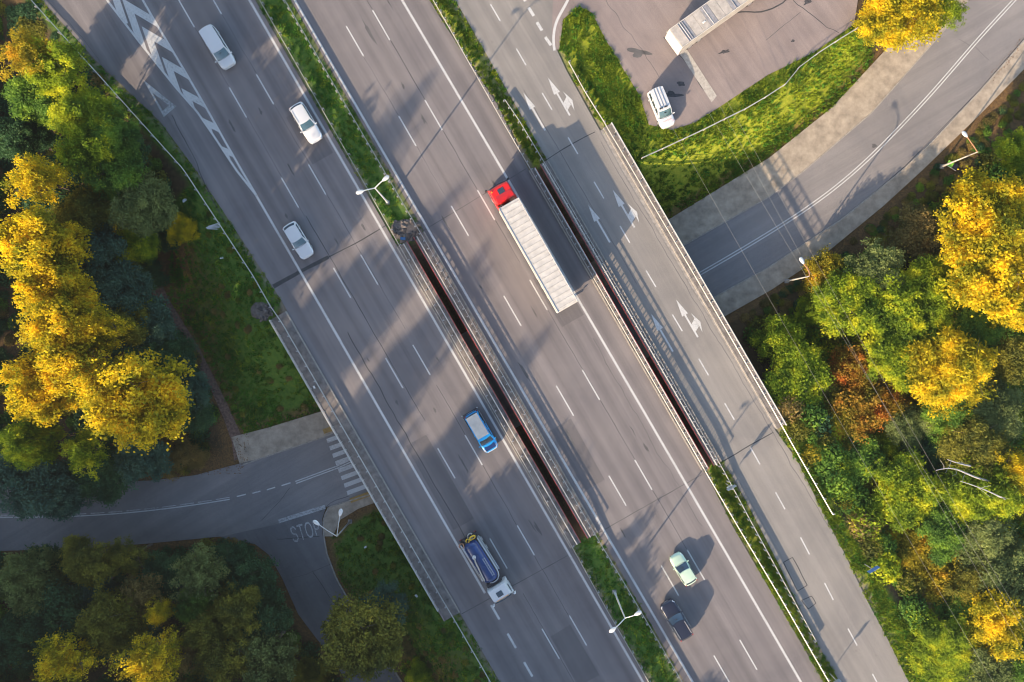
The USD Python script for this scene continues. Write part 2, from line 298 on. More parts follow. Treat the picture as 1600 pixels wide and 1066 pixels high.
parking = Polygon(PX([(-200, -1400), (862, -80), (858, 75), (874, 78), (880, 30), (905, 10), (925, 20), (945, 60), (975, 110), (1000, 150), (1014, 195), (1050, 203), (1085, 192),
                      (1120, 170), (1200, 117), (1270, 83), (1335, 38), (1352, -80), (1500, -900), (1500, -1400)])).buffer(0).difference(c3_poly.buffer(0.004))
parking = max(polys(parking), key=lambda q: q.area)
plat_a = Polygon(PX([(-1560, -2660), (-1000, -1720), (-250, -420), (50, 0), (290, 267), (399, 434), (425, 490)]) + UVL([(UB0, -309), (UB0, 303)]) + PX([(1005, 246), (1095, 203), (1180, 161), (1225, 134), (1250, 100), (1340, 46), (1362, -20), (1420, -200), (1900, -1400), (1500, -2660)]))
plat_b = Polygon(UVL([(UB1, -309), (UB1, 303)]) + PX([(1240, 690), (1330, 850), (1440, 1066), (1530, 1240), (2430, 2900)]) + PX([(1900, 2900), (935, 1330), (760, 1070)]))
platform = unary_union([plat_a, plat_b]).buffer(0)
L = lambda pts: PX(pts, ZL)
low_up = [(-900, 700), (-80, 752), (0, 757), (165, 753), (235, 751), (303, 743), (400, 718), (512, 680), (1066, 384), (1200, 308), (1255, 267), (1362, 175), (1472, 50), (1512, 0), (1560, -70), (1850, -600)]
low_dn = [(2020, -560), (1700, -80), (1660, -10), (1600, 62), (1532, 140), (1457, 220), (1410, 265), (1315, 342), (1199, 418), (1115, 464), (580, 772), (508, 793), (430, 820), (350, 838), (225, 850), (125, 857), (0, 861), (-80, 866), (-900, 830)]
low_poly = Polygon(L(low_up + low_dn)).buffer(0)
side_poly = Polygon(L([(330, 830), (350, 842), (398, 850), (420, 867), (440, 902), (466, 960), (490, 992), (520, 1030), (550, 1080), (590, 1190), (640, 1500), (725, 1500), (672, 1180), (645, 1100), (628, 1066), (610, 1040), (590, 1008), (548, 945), (525, 905), (510, 865), (504, 835), (503, 812), (512, 785)])).buffer(0).difference(low_poly.buffer(0.004))
side_poly = max(polys(side_poly), key=lambda q: q.area)
walk_ul = Polygon(L([(362, 683), (420, 668), (505, 642), (1045, 343), (1110, 303), (1170, 266), (1200, 248), (1300, 168), (1365, 98), (1420, 38), (1470, -40), (1540, -160), (1640, -140), (1560, -70), (1512, 0), (1472, 50), (1362, 175), (1255, 267), (1200, 308), (1066, 384), (512, 680), (400, 718), (375, 725)])).buffer(0).difference(low_poly.buffer(0.01))
walk_dr = Polygon(L([(520, 838), (506, 838), (505, 812), (512, 793), (580, 772), (1115, 464), (1199, 418), (1315, 342), (1410, 265), (1457, 220), (1532, 140), (1600, 62), (1700, -80), (1740, -60), (1660, 40), (1600, 108), (1530, 180), (1440, 267), (1380, 322), (1290, 396), (1205, 453), (1140, 490), (592, 783), (560, 795), (532, 812)])).buffer(0).difference(unary_union([low_poly, side_poly]).buffer(0.01))
path_poly = Polygon(L([(222, 415), (242, 470), (290, 540), (330, 610), (350, 655), (362, 690), (366, 720), (380, 715), (378, 682), (352, 625), (312, 545), (262, 465), (240, 410)]))
lowland = unary_union([low_poly, side_poly, walk_ul, walk_dr, path_poly]).buffer(0.35)
plat_roads = unary_union([c1_poly, c2_poly, c3_poly, parking])
# grass areas
gr_slope_left = Polygon(PX([(250, 330), (300, 290), (330, 330), (399, 434), (425, 495)]) + L([(500, 640), (470, 652), (380, 680), (350, 618), (312, 540), (262, 462)]))
gr_slope_low = Polygon(L([(520, 840), (600, 790)]) + PX([(690, 945), (770, 1066), (880, 1250), (700, 1200)]) + L([(660, 1090), (630, 1050), (560, 950), (530, 900)]))
gr_slope_right = Polygon(PX([(960, 225), (1005, 246), (1095, 203), (1180, 161), (1225, 134), (1250, 100), (1335, 48)]) + L([(1352, 62), (1365, 95), (1300, 166), (1200, 247), (1045, 342)]))
gr_island = Polygon(PX([(874, 78), (880, 30), (905, 10), (925, 20), (945, 60), (975, 110), (1000, 150), (1014, 195), (1050, 205), (1085, 194), (1120, 172), (1200, 119), (1270, 85), (1333, 42), (1340, 48), (1250, 100), (1225, 134), (1180, 161), (1095, 203), (1005, 246), (960, 225), (930, 185), (889, 110)]))
medians = Polygon(UVL([(-3200, -79), (-3200, -35), (3200, -35), (3200, -79)])).difference(span)
strip23 = Polygon(UVL([(-3200, 151), (-500, 156), (-330, 166), (UB0, 167), (UB1, 165), (400, 156), (3200, 156), (3200, 176), (600, 179), (440, 188), (UB1, 191), (-250, 188), (-3200, 189)])).buffer(0).difference(unary_union([span, c2_poly, c3_poly]))
verge_left = Polygon(PX([(-180, -420), (65, 0), (150, 95), (250, 190), (307, 267), (399, 407), (440, 470), (425, 495), (399, 437), (290, 272), (45, 0), (-240, -400)]))
verge_br = Polygon(UVL([(UB1, 296), (UB1, 330)]) + PX([(1300, 790), (1370, 900), (1480, 1080), (1560, 1240), (1500, 1240), (1420, 1066), (1387, 999), (1355, 939), (1320, 866), (1285, 799), (1245, 718), (1212, 673)])).buffer(0).difference(c3_poly)
verge_bl = Polygon(UVL([(UB1, -283), (UB1, -309)]) + PX([(760, 1070), (900, 1300), (960, 1300), (782, 1066)])).buffer(0).difference(c1_poly)
bank_right = Polygon(L([(1140, 492), (1205, 455), (1290, 398), (1380, 324), (1440, 269), (1530, 182), (1610, 105), (1640, 200), (1500, 300), (1400, 400), (1280, 420), (1250, 500), (1180, 520)]))
dirt_patch = Polygon(PX([(1340, 46), (1400, 60)]) + L([(1410, 55), (1365, 98), (1352, 62)])).buffer(0)

# ------------------------------------------------------------------ the ground
xs = np.unique(np.r_[-1500, -900, -500, -300, -200, np.arange(-140, -66, 4.0), np.arange(-66, 66.1, 0.5), np.arange(70, 141, 4.0), 200, 300, 500, 900, 1500])
ys = np.unique(np.r_[-1500, -900, -500, -300, -200, np.arange(-120, -46, 4.0), np.arange(-46, 46.1, 0.5), np.arange(50, 121, 4.0), 200, 300, 500, 900, 1500])
def ground_z(x, y):
    x, y = np.asarray(x, float), np.asarray(y, float)
    p = shapely.points(x, y)
    d0, d1 = shapely.distance(platform, p), shapely.distance(lowland, p)
    t = np.clip(d0 / np.maximum(np.minimum(d0 + d1, 11.0), 1e-6), 0, 1)
    t = t * t * (3 - 2 * t)
    q = np.stack([x, y, np.zeros_like(x)], -1)
    rough = (meshkit.fbm(q / 3.1 + 40.3, 4, 5) - 0.5) * 0.7
    free = np.clip(np.minimum(shapely.distance(plat_roads, p), d1) / 1.5, 0, 1)
    return -0.07 + (ZL + 0.07 - 0.06) * t + rough * free * np.where(d0 > 0, 1.0, 0.25)
GX, GY = np.meshgrid(xs, ys, indexing='ij')
GZ = ground_z(GX.ravel(), GY.ravel()).reshape(GX.shape)
from scipy.interpolate import RegularGridInterpolator
gz_fast = RegularGridInterpolator((xs, ys), GZ, bounds_error=False, fill_value=ZL)
def gz(x, y): return float(gz_fast((x, y)))
def WG(px, py, up=0.0):
    """photo pixel -> the place on the ground (or `up` metres above it) seen there"""
    z = -2.5
    for _ in range(12): z = 0.5 * z + 0.5 * (gz(*W(px, py, z)) + up)
    x, y = W(px, py, z); return np.array([x, y, z])
V = np.c_[GX.ravel(), GY.ravel(), GZ.ravel()]
nx, ny = len(xs), len(ys)
ii = (np.arange(nx - 1)[:, None] * ny + np.arange(ny - 1)[None]).ravel()
F = np.vstack([np.c_[ii, ii + ny, ii + ny + 1], np.c_[ii, ii + ny + 1, ii + 1]])
pts2 = shapely.points(V[:, 0], V[:, 1])
def inside(g, soft=0.6): return np.clip(1 - shapely.distance(g, pts2) / soft, 0, 1)
cover = np.zeros((len(V), 3))
for g in (gr_slope_left, gr_slope_low, gr_slope_right, gr_island, medians, strip23, verge_left, verge_br, verge_bl): cover[:, 0] = np.maximum(cover[:, 0], inside(g))
nz = meshkit.fbm(np.c_[V[:, :2] / 5.0, np.zeros(len(V))], 4, 9)
leafy = Polygon(L([(225, 420), (265, 370), (330, 420), (345, 560), (380, 660), (380, 740), (240, 745), (300, 600)]))
leafy2 = Polygon(L([(560, 945), (640, 960), (720, 1010), (720, 1120), (620, 1080)]))
cover[:, 1] = np.maximum.reduce([inside(leafy, 3) * np.clip(nz * 2.6 - .7, 0, 1), inside(leafy2, 3) * np.clip(nz * 2.6 - 1.0, 0, .8), inside(bank_right, 1) * np.clip(nz * 2 - .35, 0, 1), inside(dirt_patch, .5) * .9,
                                 inside(lowland.boundary.buffer(.5), .6) * .85, inside(path_poly, .3) * .8, (1 - cover[:, 0]) * np.clip(nz * 1.4 - .45, 0, .7)])
sandy = unary_union([c1_poly.boundary.buffer(.35), c2_poly.boundary.buffer(.45), c3_poly.boundary.buffer(.55)])
cover[:, 2] = inside(sandy, .4) * np.clip(nz * 1.8 - .2, 0, .9)
me = usdkit.mesh(stage, '/World/ground', (V, F), MAT['ground_look'], True)
UsdGeom.PrimvarsAPI(me).CreatePrimvar('cover', Sdf.ValueTypeNames.Color3fArray, 'vertex').Set(Vt.Vec3fArray.FromNumpy(cover.astype(np.float32)))
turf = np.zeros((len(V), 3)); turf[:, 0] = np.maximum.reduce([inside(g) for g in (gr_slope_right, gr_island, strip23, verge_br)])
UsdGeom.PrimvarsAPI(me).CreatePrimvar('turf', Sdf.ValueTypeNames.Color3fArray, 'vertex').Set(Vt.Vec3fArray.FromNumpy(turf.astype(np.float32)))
tag(me.GetPrim(), 'earth, grass banks and forest floor around the roads', 'ground', None, 'structure')

# ------------------------------------------------------------------ carriageways and other paved sheets
def road(name, label, cat_, poly, z, m):
    r = thing(name, label, cat_, kind='structure'); obj(r, 'asphalt_surface', sheet(poly, z), m); return r
R1 = road('carriageway', 'wide carriageway left of the median, shaded, with chevrons at its top', 'road', c1_poly, 0.0, 'motorway_asphalt')
R2 = road('carriageway', 'middle carriageway carrying the long white trailer and the pale green car', 'road', c2_poly, 0.0, 'middle_asphalt')
R3 = road('slip_road', 'pale sunlit two lane slip road with white arrows', 'road', c3_poly, 0.0, 'slip_asphalt')
R4 = road('parking_lot', 'worn pinkish asphalt parking area at the top right', 'parking', parking, -0.004, 'parking_asphalt')
R5 = road('lower_road', 'two lane road passing below the bridge with double white centre line', 'road', low_poly, ZL, 'lower_asphalt')
R6 = road('side_road', 'dark side road with STOP painted before the junction', 'road', side_poly, ZL, 'side_asphalt')
f1 = thing('footway', 'sandy footway along the upper edge of the lower road', 'pavement', kind='structure'); obj(f1, 'walking_surface', sheet(walk_ul, ZL + 0.10, 0.3), 'sand_footway')
f2 = thing('footway', 'footway along the lower right edge of the lower road', 'pavement', kind='structure'); obj(f2, 'walking_surface', sheet(walk_dr, ZL + 0.10, 0.3), 'sand_footway')
pth = thing('path', 'leaf strewn brown path at the foot of the left grass slope', 'path', kind='structure')
obj(pth, 'path_surface', sheet(path_poly, ZL + 0.012), 'leafy_path')
def kerb_run(parent, pts, z, w=0.16, h=0.12, step=1.0, m='kerb_stone', name='kerb_stone'):
    """row of separate kerb stones along a 2-D line"""
    ln = LineString(pts); n = max(1, int(ln.length / step))
    for i in range(n):
        a, b = np.array(ln.interpolate(i / n, True).coords[0]), np.array(ln.interpolate((i + 1) / n, True).coords[0])
        c = (a + b) / 2; ang = math.atan2(*(b - a)[::-1]); l = np.linalg.norm(b - a)
        obj(parent, name, rot2(cbox((0, 0, 0), (l - 0.02, w, h + 0.3), 0.02), ang, (c[0], c[1], z - 0.15 + h / 2)), m)
def in_frame(pts):
    return LineString(pts).intersection(sbox(-64, -44, 64, 44))
for fw, ln in ((f1, L([(380, 726), (400, 719), (512, 681), (540, 666)])), (f1, L([(1040, 397), (1066, 385), (1200, 309), (1255, 268), (1362, 176), (1472, 51), (1512, 1)])), (f2, L([(1090, 479), (1115, 465), (1199, 419), (1315, 343), (1410, 266), (1457, 221), (1532, 141), (1600, 63)])), (f2, L([(600, 761), (580, 772), (512, 793), (505, 812), (506, 838), (511, 866), (526, 905), (549, 945), (591, 1008), (611, 1040), (628, 1066)]))):
    kerb_run(fw, ln, ZL, h=0.12)

# ---- painted markings: every stroke a mesh of its own
def mark(parent, name, poly, z, m='road_paint'): return obj(parent, name, sheet(poly, z + 0.004), m)
def uline(pts, w): return LineString(UVL(pts)).buffer(w / 2, cap_style=2)
def pline(pts, w, z=0.0): return LineString(PX(pts, z)).buffer(w / 2, cap_style=2)
mark(R1, 'edge_line', pline([(400, 305), (532, 533)], 0.26).union(uline([(-316, -232), (320, -233.5)], 0.26)), 0)
mark(R1, 'edge_line', uline([(-3200, -88.5), (3200, -89.7)], 0.26), 0)
mark(R2, 'edge_line', uline([(-3200, -30), (-540, -27.5), (250, -24), (620, -22), (3200, -20)], 0.26), 0)
mark(R2, 'edge_line', uline([(-3200, 110), (-560, 117.5), (-200, 121), (200, 123.3), (620, 124.5), (3200, 126)], 0.26), 0)
def row(parent, us, v0, v1, length, w=0.15, name='lane_dash'):
    for u in us:
        v = v0 + (v1 - v0) * (u + 500) / 1000
        mark(parent, name, Polygon(UVL([(u, v - w * S / 2), (u, v + w * S / 2), (u + length, v + w * S / 2), (u + length, v - w * S / 2)])), 0)
row(R1, [-564 + 162.8 * k for k in range(-3, 8)], -184.5, -184.2, 54)
row(R1, [-560.6 + 162.8 * k for k in range(-3, 8)], -137.5, -136.8, 54)
row(R1, [341 + 51.5 * k for k in range(8)], -234.5, -234.5, 26, 0.26, 'broken_edge_dash')
row(R2, [-555.6 + 162.7 * k for k in range(-3, 8)], 22, 27, 54)
row(R2, [-556.7 + 162.7 * k for k in range(-3, 8)], 70, 74.3, 54)
_v3 = ([-3000, -472, -228, 11, 172, 332, 411, 492, 570, 650, 1000], [233, 234, 235, 236.5, 239, 239.5, 238.5, 237, 234, 230, 220])
for k in range(-4, 17):
    u = -472.5 + 80.3 * k
    v = float(np.interp(u, *_v3)); v2 = float(np.interp(u + 30, *_v3))
    mark(R3, 'lane_dash', quad_strip(UV(u, v), UV(u + 30, v2), 0.15), 0)
for a, b in (((826, 12), (834, 25)), ((839, 35), (847, 48)), ((852, 58), (861, 71)), ((813, -11), (821, 2))): mark(R3, 'broken_edge_dash', quad_strip(W(*a), W(*b), 0.34), 0)
mark(R3, 'edge_line', LineString(smooth_line(PX([(892, -14), (881, 12), (869, 36), (865, 58), (866.5, 79)]))).buffer(0.15, cap_style=2), 0.001)
# chevron gore
gl = [(-160, -420), (-60, -292), (167, 0), (214, 61), (274, 136), (308, 175), (331, 208), (370, 267), (401, 306)]
gr = [(-20, -424), (223, 0), (243, 35), (288, 110), (323, 170), (351, 220), (378, 267), (401, 306)]
wedge = Polygon(PX(gl + gr[::-1]))
mark(R1, 'edge_line', pline(gl, 0.24), 0.0); mark(R1, 'edge_line', pline(gr, 0.24).difference(pline(gl, 0.24)), 0.0)
lines = unary_union([pline(gl, 0.25), pline(gr, 0.25)])
for ax, ay in ((72, -182), (102, -137), (133, -91), (164, -44), (195, 2), (226, 46), (257, 93), (287, 141), (317, 185), (345, 228)):
    f = max(0.35, min(1, (405 - ax) / 190))
    e1, e2 = (ax + 27 * f + 4, ay + 82 * f), (ax + 70 * f + 4, ay + 48 * f)
    sh = LineString(PX([e1, (ax + 5, ay + 7), e2])).buffer(0.40 * (0.72 + 0.28 * f), cap_style=2, join_style=2, mitre_limit=6)
    g = sh.intersection(wedge).difference(lines)
    if not g.is_empty: mark(R1, 'chevron', g, 0)
gw = Polygon(PX([(224, 125), (275.5, 166.5), (256, 183)]), [PX([(238, 145), (264, 165), (254.5, 173)])])
mark(R1, 'give_way_triangle', gw, 0, 'worn_paint')
# arrows on the slip road
def arrow(u0, v0, turn):
    q = lambda pts: Polygon([tuple(UV(u0 + a, v0 + b)) for a, b in pts])
    g = q([(0, 0), (28, -5.2), (28, 5.2)]).union(q([(27, -1.4), (68, -1.4), (68, 1.4), (27, 1.4)]))
    if turn: g = unary_union([g, q([(46, 1), (59, 1), (54, 10), (40, 10)]), q([(30, 9.5), (49, 15.5), (65, 10), (53, 10.5), (41, 10)])])
    mark(R3, 'turn_arrow' if turn else 'straight_arrow', g, 0)
for u in (-328, -126, 72): arrow(u, 254.5, True)
for u in (-327, -125, 72): arrow(u, 209.5, False)
# tar, seams and detector loops
rng = np.random.default_rng(3)
def seam(parent, pts, w, z=0.0, m='tar', wob=0.06, name='tar_seam'):
    p = np.asarray(pts, float); l = np.r_[0, np.cumsum(np.linalg.norm(np.diff(p, axis=0), axis=1))]
    t = np.linspace(0, l[-1], max(3, int(l[-1] / 0.6)))
    q = np.c_[np.interp(t, l, p[:, 0]), np.interp(t, l, p[:, 1])]
    q += (meshkit.fbm(np.c_[q / 1.3, np.zeros(len(q))], 3, 4)[:, None] - .5) * wob * 4
    ws = w * (0.5 + 1.0 * meshkit.fbm(np.c_[q / 2.2, np.ones(len(q))], 3, 8))
    tg = np.gradient(q, axis=0); tg /= np.maximum(np.linalg.norm(tg, axis=1, keepdims=True), 1e-9); nn = np.c_[-tg[:, 1], tg[:, 0]]
    a, b = q + nn * ws[:, None] / 2, q - nn * ws[:, None] / 2
    v = np.c_[np.vstack([a, b]), np.full(2 * len(q), z + 0.0025)]; k = len(q)
    f = [(i, i + k, i + k + 1) for i in range(k - 1)] + [(i, i + k + 1, i + 1) for i in range(k - 1)]
    m_ = trimesh.Trimesh(v, f, process=False)
    if m_.face_normals[:, 2].mean() < 0: m_.invert()
    obj(parent, name, m_, m)
seam(R1, PX([(427, 448), (470, 424), (513, 402)]), 0.45, wob=.04, name='expansion_joint'); seam(R1, PX([(513, 402), (560, 378), (602, 353)]), 0.13, wob=.03, name='expansion_joint')
seam(R1, UVL([(330, -281), (334, -86)]), 0.08, m='faint_tar', wob=.03, name='expansion_joint')
seam(R3, PX([(848, 254), (886, 229), (930, 206)]), 0.1, name='expansion_joint'); seam(R3, PX([(1128, 722), (1165, 700), (1208, 676)]), 0.1, name='expansion_joint')
seam(R2, UVL([(-219, -32), (-222, 154)]), 0.09, m='faint_tar', name='expansion_joint'); seam(R2, UVL([(327, -32), (329, 153)]), 0.09, m='faint_tar', name='expansion_joint')
seam(R1, UVL([(-330, -181), (40, -180)]), 0.07, wob=.03); seam(R1, UVL([(-140, -216), (250, -217)]), 0.09, wob=.05); seam(R1, UVL([(-700, -137.5), (-100, -135)]), 0.05, m='faint_tar', wob=.03); seam(R1, UVL([(0, -136), (420, -138)]), 0.05, wob=.03)
seam(R1, UVL([(350, -182), (700, -184)]), 0.06, m='faint_tar', wob=.03); seam(R1, UVL([(-700, -184.5), (-330, -183)]), 0.05, m='faint_tar', wob=.03)
seam(R1, PX([(268, 180), (300, 240), (330, 310), (352, 350)]), 0.07, wob=.05); seam(R1, PX([(20, -60), (130, 60), (220, 190)]), 0.05, m='faint_tar', wob=.1)
seam(R2, UVL([(-600, 70), (-100, 72)]), 0.06, wob=.02); seam(R2, UVL([(-60, 73), (420, 74)]), 0.05, wob=.02); seam(R2, UVL([(-500, 22), (-250, 23)]), 0.05, m='faint_tar', wob=.04)
seam(R2, UVL([(60, 110), (400, 112)]), 0.05, m='faint_tar', wob=.1)
seam(R3, UVL([(-330, 212), (20, 214)]), 0.05, m='faint_tar', wob=.04); seam(R3, UVL([(-200, 275), (500, 283)]), 0.05, m='faint_tar', wob=.06)
def loop(pts):
    for a, b in zip(pts, pts[1:] + pts[:1]): seam(R3, PX([a, b]), 0.085, wob=.03, name='detector_loop_cut')
loop([(1224, 879), (1238.5, 871), (1261, 915), (1246, 924)]); loop([(1252.6, 938), (1267.6, 931.7), (1274.6, 943), (1262.6, 952)])
seam(R4, PX([(1037, 58), (1065, 90), (1090, 125), (1108, 150)]), 0.1, -.004, wob=.1); seam(R4, PX([(1150, 18), (1185, 21), (1210, 13), (1222, 6), (1235, -8)]), 0.16, -.004, wob=.15)
seam(R4, PX([(945, 0), (990, 60), (1030, 120)]), 0.05, -.004, m='faint_tar', wob=.15); seam(R4, PX([(1240, 0), (1290, 40), (1310, 52)]), 0.07, -.004, wob=.2); seam(R4, PX([(1200, 60), (1250, 20)]), 0.05, -.004, m='faint_tar', wob=.2)
def blob(parent, px, py, rx, ry, z, name, m, seed, ang=0.0):
    th = np.linspace(0, 2 * np.pi, 28)[:-1]; r_ = np.random.default_rng(seed)
    k = 1 + sum(r_.normal(0, .13) * np.cos(j * th + r_.uniform(0, 6)) for j in range(2, 6))
    c = W(px, py, z); x, y = rx * k * np.cos(th), ry * k * np.sin(th)
    mark(parent, name, Polygon(np.c_[c[0] + x * math.cos(ang) - y * math.sin(ang), c[1] + x * math.sin(ang) + y * math.cos(ang)]).buffer(0), z - .0015, m)
blob(R4, 1132, 81, 0.55, 0.2, -.004, 'oil_stain', 'oil_stain', 3, .4); blob(R4, 1051, 148, 0.95, 0.32, -.004, 'oil_stain', 'oil_stain', 4, -.1); blob(R4, 1064, 131, .45, .28, -.004, 'oil_stain', 'oil_stain', 5)
blob(R4, 998, 82, 1.3, 0.4, -.004, 'oil_stain', 'faint_tar', 6, -.1); blob(R4, 1262, 3, .6, .2, -.004, 'oil_stain', 'oil_stain', 8, .6); blob(R4, 1239, 64, .2, .15, -.004, 'oil_stain', 'oil_stain', 9)
obj(R4, 'concrete_gutter', sheet(Polygon(PX([(1040, 50), (1052, 44), (1120, 150), (1112, 160)])), .001), 'concrete_light')
blob(R5, 1366, 228, .3, .25, ZL, 'manhole_cover', 'faint_tar', 11)
asphalt('repair_asphalt', (0.125, 0.116, 0.118), (0.18, 0.166, 0.166), phase=-232 / S)
def repair(parent, u0, u1, v0, v1, name='repair_patch'):
    r_ = np.random.default_rng(int(abs(u0 + v0)) + 1); e = lambda: r_.uniform(-1.2, 1.2)
    mark(parent, name, Polygon(UVL([(u0 + e(), v0 + e()), (u1 + e(), v0 + e()), (u1 + e(), v1 + e()), (u0 + e(), v1 + e())])), -0.0025, 'repair_asphalt')
for a in ((R1, 60, 210, -226, -190), (R1, -480, -395, -132, -96), (R1, 430, 520, -180, -142), (R2, -70, 20, 78, 117), (R2, 150, 260, -18, 18)): repair(*a)
rs_ = np.random.default_rng(44)
for k in range(34):
    R_, v_ = ((R1, rs_.choice([-208, -160, -113])), (R2, rs_.choice([-2, 48, 98])))[k % 2]; q_ = UV(rs_.uniform(-560, 560), v_ + rs_.normal(0, 3))
    th = np.linspace(0, 6.28, 18)[:-1]; kk = 1 + .3 * rs_.normal(size=17); a_, b_ = rs_.uniform(.2, 1.3), rs_.uniform(.06, .16)
    pl = np.array([q_ + DU * a_ * c * m_ + DV * b_ * s_ * m_ for c, s_, m_ in zip(np.cos(th), np.sin(th), kk)]); mark(R_, 'oil_stain', Polygon(pl).buffer(0), -0.0012, 'faint_tar')
# lower road markings
def off(ln, d, w): return ln.parallel_offset(abs(d), 'left' if d > 0 else 'right').buffer(w / 2, cap_style=2)
cr = LineString(smooth_line(L([(1000, 482), (1090, 430), (1200, 365), (1300, 297), (1345, 259), (1400, 205), (1465, 135), (1530, 60), (1585, 0), (1660, -90)])))
mark(R5, 'centre_line', off(cr, 0.16, 0.13), ZL); mark(R5, 'centre_line', off(cr, -0.16, 0.13), ZL)
c0 = LineString(L([(462, 754), (527, 730), (700, 650)])); mark(R5, 'centre_line', off(c0, .13, .13), ZL); mark(R5, 'centre_line', off(c0, -.13, .13), ZL)
for a, b in (((440, 759), (454, 754.5)), ((417, 765.5), (430, 761.5)), ((394, 771), (407, 767.5)), ((370, 776), (384, 772.5))): mark(R5, 'centre_dash', quad_strip(W(*a, ZL), W(*b, ZL), .15), ZL)
cl = LineString(smooth_line(L([(359, 779), (280, 791), (200, 800), (100, 806), (0, 807), (-80, 805)])))
mark(R5, 'centre_line', off(cl, .1, .13), ZL)
for k in range(16): 
    g = shapely.ops.substring(cl.parallel_offset(.14, 'right'), k * 2.2, k * 2.2 + 1.7)
    mark(R5, 'centre_dash', g.buffer(.06, cap_style=2), ZL, 'worn_paint')
for k in range(8):
    a = np.array([510.0, 686]) + (np.array([541.5, 767.5]) - np.array([510, 686])) * k / 7
    t, w_ = np.array([.937, -.347]), np.array([1.9, 6.4])
    mark(R5, 'zebra_stripe', Polygon(L([a, a + t * 46, a + t * 46 + w_, a + w_])), ZL)
obj(f1, 'tactile_strip', sheet(Polygon(L([(504, 671), (519, 665.5), (540, 658), (543, 664), (521, 673), (507, 678)])), ZL + .106), 'tactile_yellow')
obj(f2, 'tactile_strip', sheet(Polygon(L([(546, 779), (578, 767), (590, 762), (593, 768), (581, 774), (549, 786)])), ZL + .106), 'tactile_yellow')
mark(R5, 'stop_line', quad_strip(W(435, 815, ZL), W(508, 792, ZL), .5), ZL + .003, 'worn_paint')
tm = meshkit.text_mesh('STOP', 2.0, 0.002); tm.apply_scale((0.5, 0.97, 1)); tm.apply_translation((-tm.bounds[0][0], 0, 0))
o_ = W(459, 848, ZL); obj(R6, 'stop_lettering', rot2(tm, math.radians(16.5), (o_[0], o_[1], ZL + .004)), 'worn_paint')
seam(R6, PX([(432, 843), (470, 840), (500, 838)], ZL), .06, ZL, wob=.05); seam(R6, PX([(489, 895), (515, 930), (528, 950)], ZL), .06, ZL, wob=.08); seam(R5, PX([(410, 812), (440, 780), (455, 760)], ZL), .05, ZL, m='faint_tar', wob=.2)
seam(R6, PX([(455, 903), (480, 897), (520, 880)], ZL), .05, ZL, m='faint_tar', wob=.1); seam(R5, PX([(500, 800), (520, 783), (545, 775)], ZL), .05, ZL, wob=.1)
seam(R5, PX([(1200, 420), (1315, 344), (1412, 262)], ZL), .06, ZL, wob=.03); seam(R5, PX([(1412, 262), (1534, 137), (1600, 60)], ZL), .06, ZL, wob=.03); seam(R5, PX([(1500, 60), (1525, 75), (1545, 95)], ZL), .04, ZL, m='faint_tar', wob=.1)

# ------------------------------------------------------------------ the three bridge decks
def deck(label, v0, v1, fl, fr, red):
    """slab from v0 to v1 (photo px across); fl / fr = raised footways (v range) at the edges"""
    t = thing('bridge_deck', label, 'bridge')
    q = lambda a, b, c, d: Polygon(UVL([(a, c), (a, d), (b, d), (b, c)]))
    obj(t, 'deck_slab', sheet(q(UB0 + 1, UB1 - 1, v0 + 2, v1 - 2), -0.02, 0.85), 'concrete')
    for (a, b), outer in ((fl, 'l'), (fr, 'r')):
        n = 20
        kv = (b - 1.3, b + .7) if outer == 'l' else (a - .7, a + 1.3)
        sv = (a + 1.6, b - 1.5) if outer == 'l' else (a + 1.5, b - 1.6)
        for k in range(n):
            u0, u1 = UB0 + (UB1 - UB0) * k / n, UB0 + (UB1 - UB0) * (k + 1) / n
            obj(t, 'footway_slab', sheet(q(u0 + .12, u1 - .12, *sv), 0.14 + 0.012 * math.sin(k * 2.7), 0.2), 'footway')
            obj(t, 'kerb_block', sheet(q(u0 + .12, u1 - .12, *kv), 0.155, 0.3), 'kerb_stone')
        ev = (a, a + 1.55) if outer == 'l' else (b - 1.55, b)
        for k in range(2 * n):
            u0, u1 = UB0 + (UB1 - UB0) * k / n / 2, UB0 + (UB1 - UB0) * (k + 1) / n / 2
            obj(t, 'edge_block', sheet(q(u0 + .1, u1 - .1, *ev), 0.2, 0.6), 'edge_pinkgrey')
            if red[outer == 'r']: obj(t, 'edge_flashing', sheet(q(u0 + .1, u1 - .1, *((a - .35, a + .45) if outer == 'l' else (b - .45, b + .35))), 0.23, 0.16), 'edge_red')
    # piers and the wall under each end
    for k, u in enumerate((UB0 + 3, UB1 - 3)):
        obj(t, 'abutment_wall', sheet(q(u - 8, u + 8, v0 + 3, v1 - 3), -0.88, 3.5), 'concrete')
    return t
deck('bridge deck of the shaded left carriageway, outermost on the left', -310.5, -64, (-310.5, -282.5), (-82.5, -64), (False, True))
deck('middle bridge deck between the two dark slots', -52, 166.8, (-52, -33.5), (156, 166.8), (True, True))
deck('bridge deck carrying the pale slip road', 175.5, 304.5, (175.5, 189.5), (290, 304.5), (True, False))

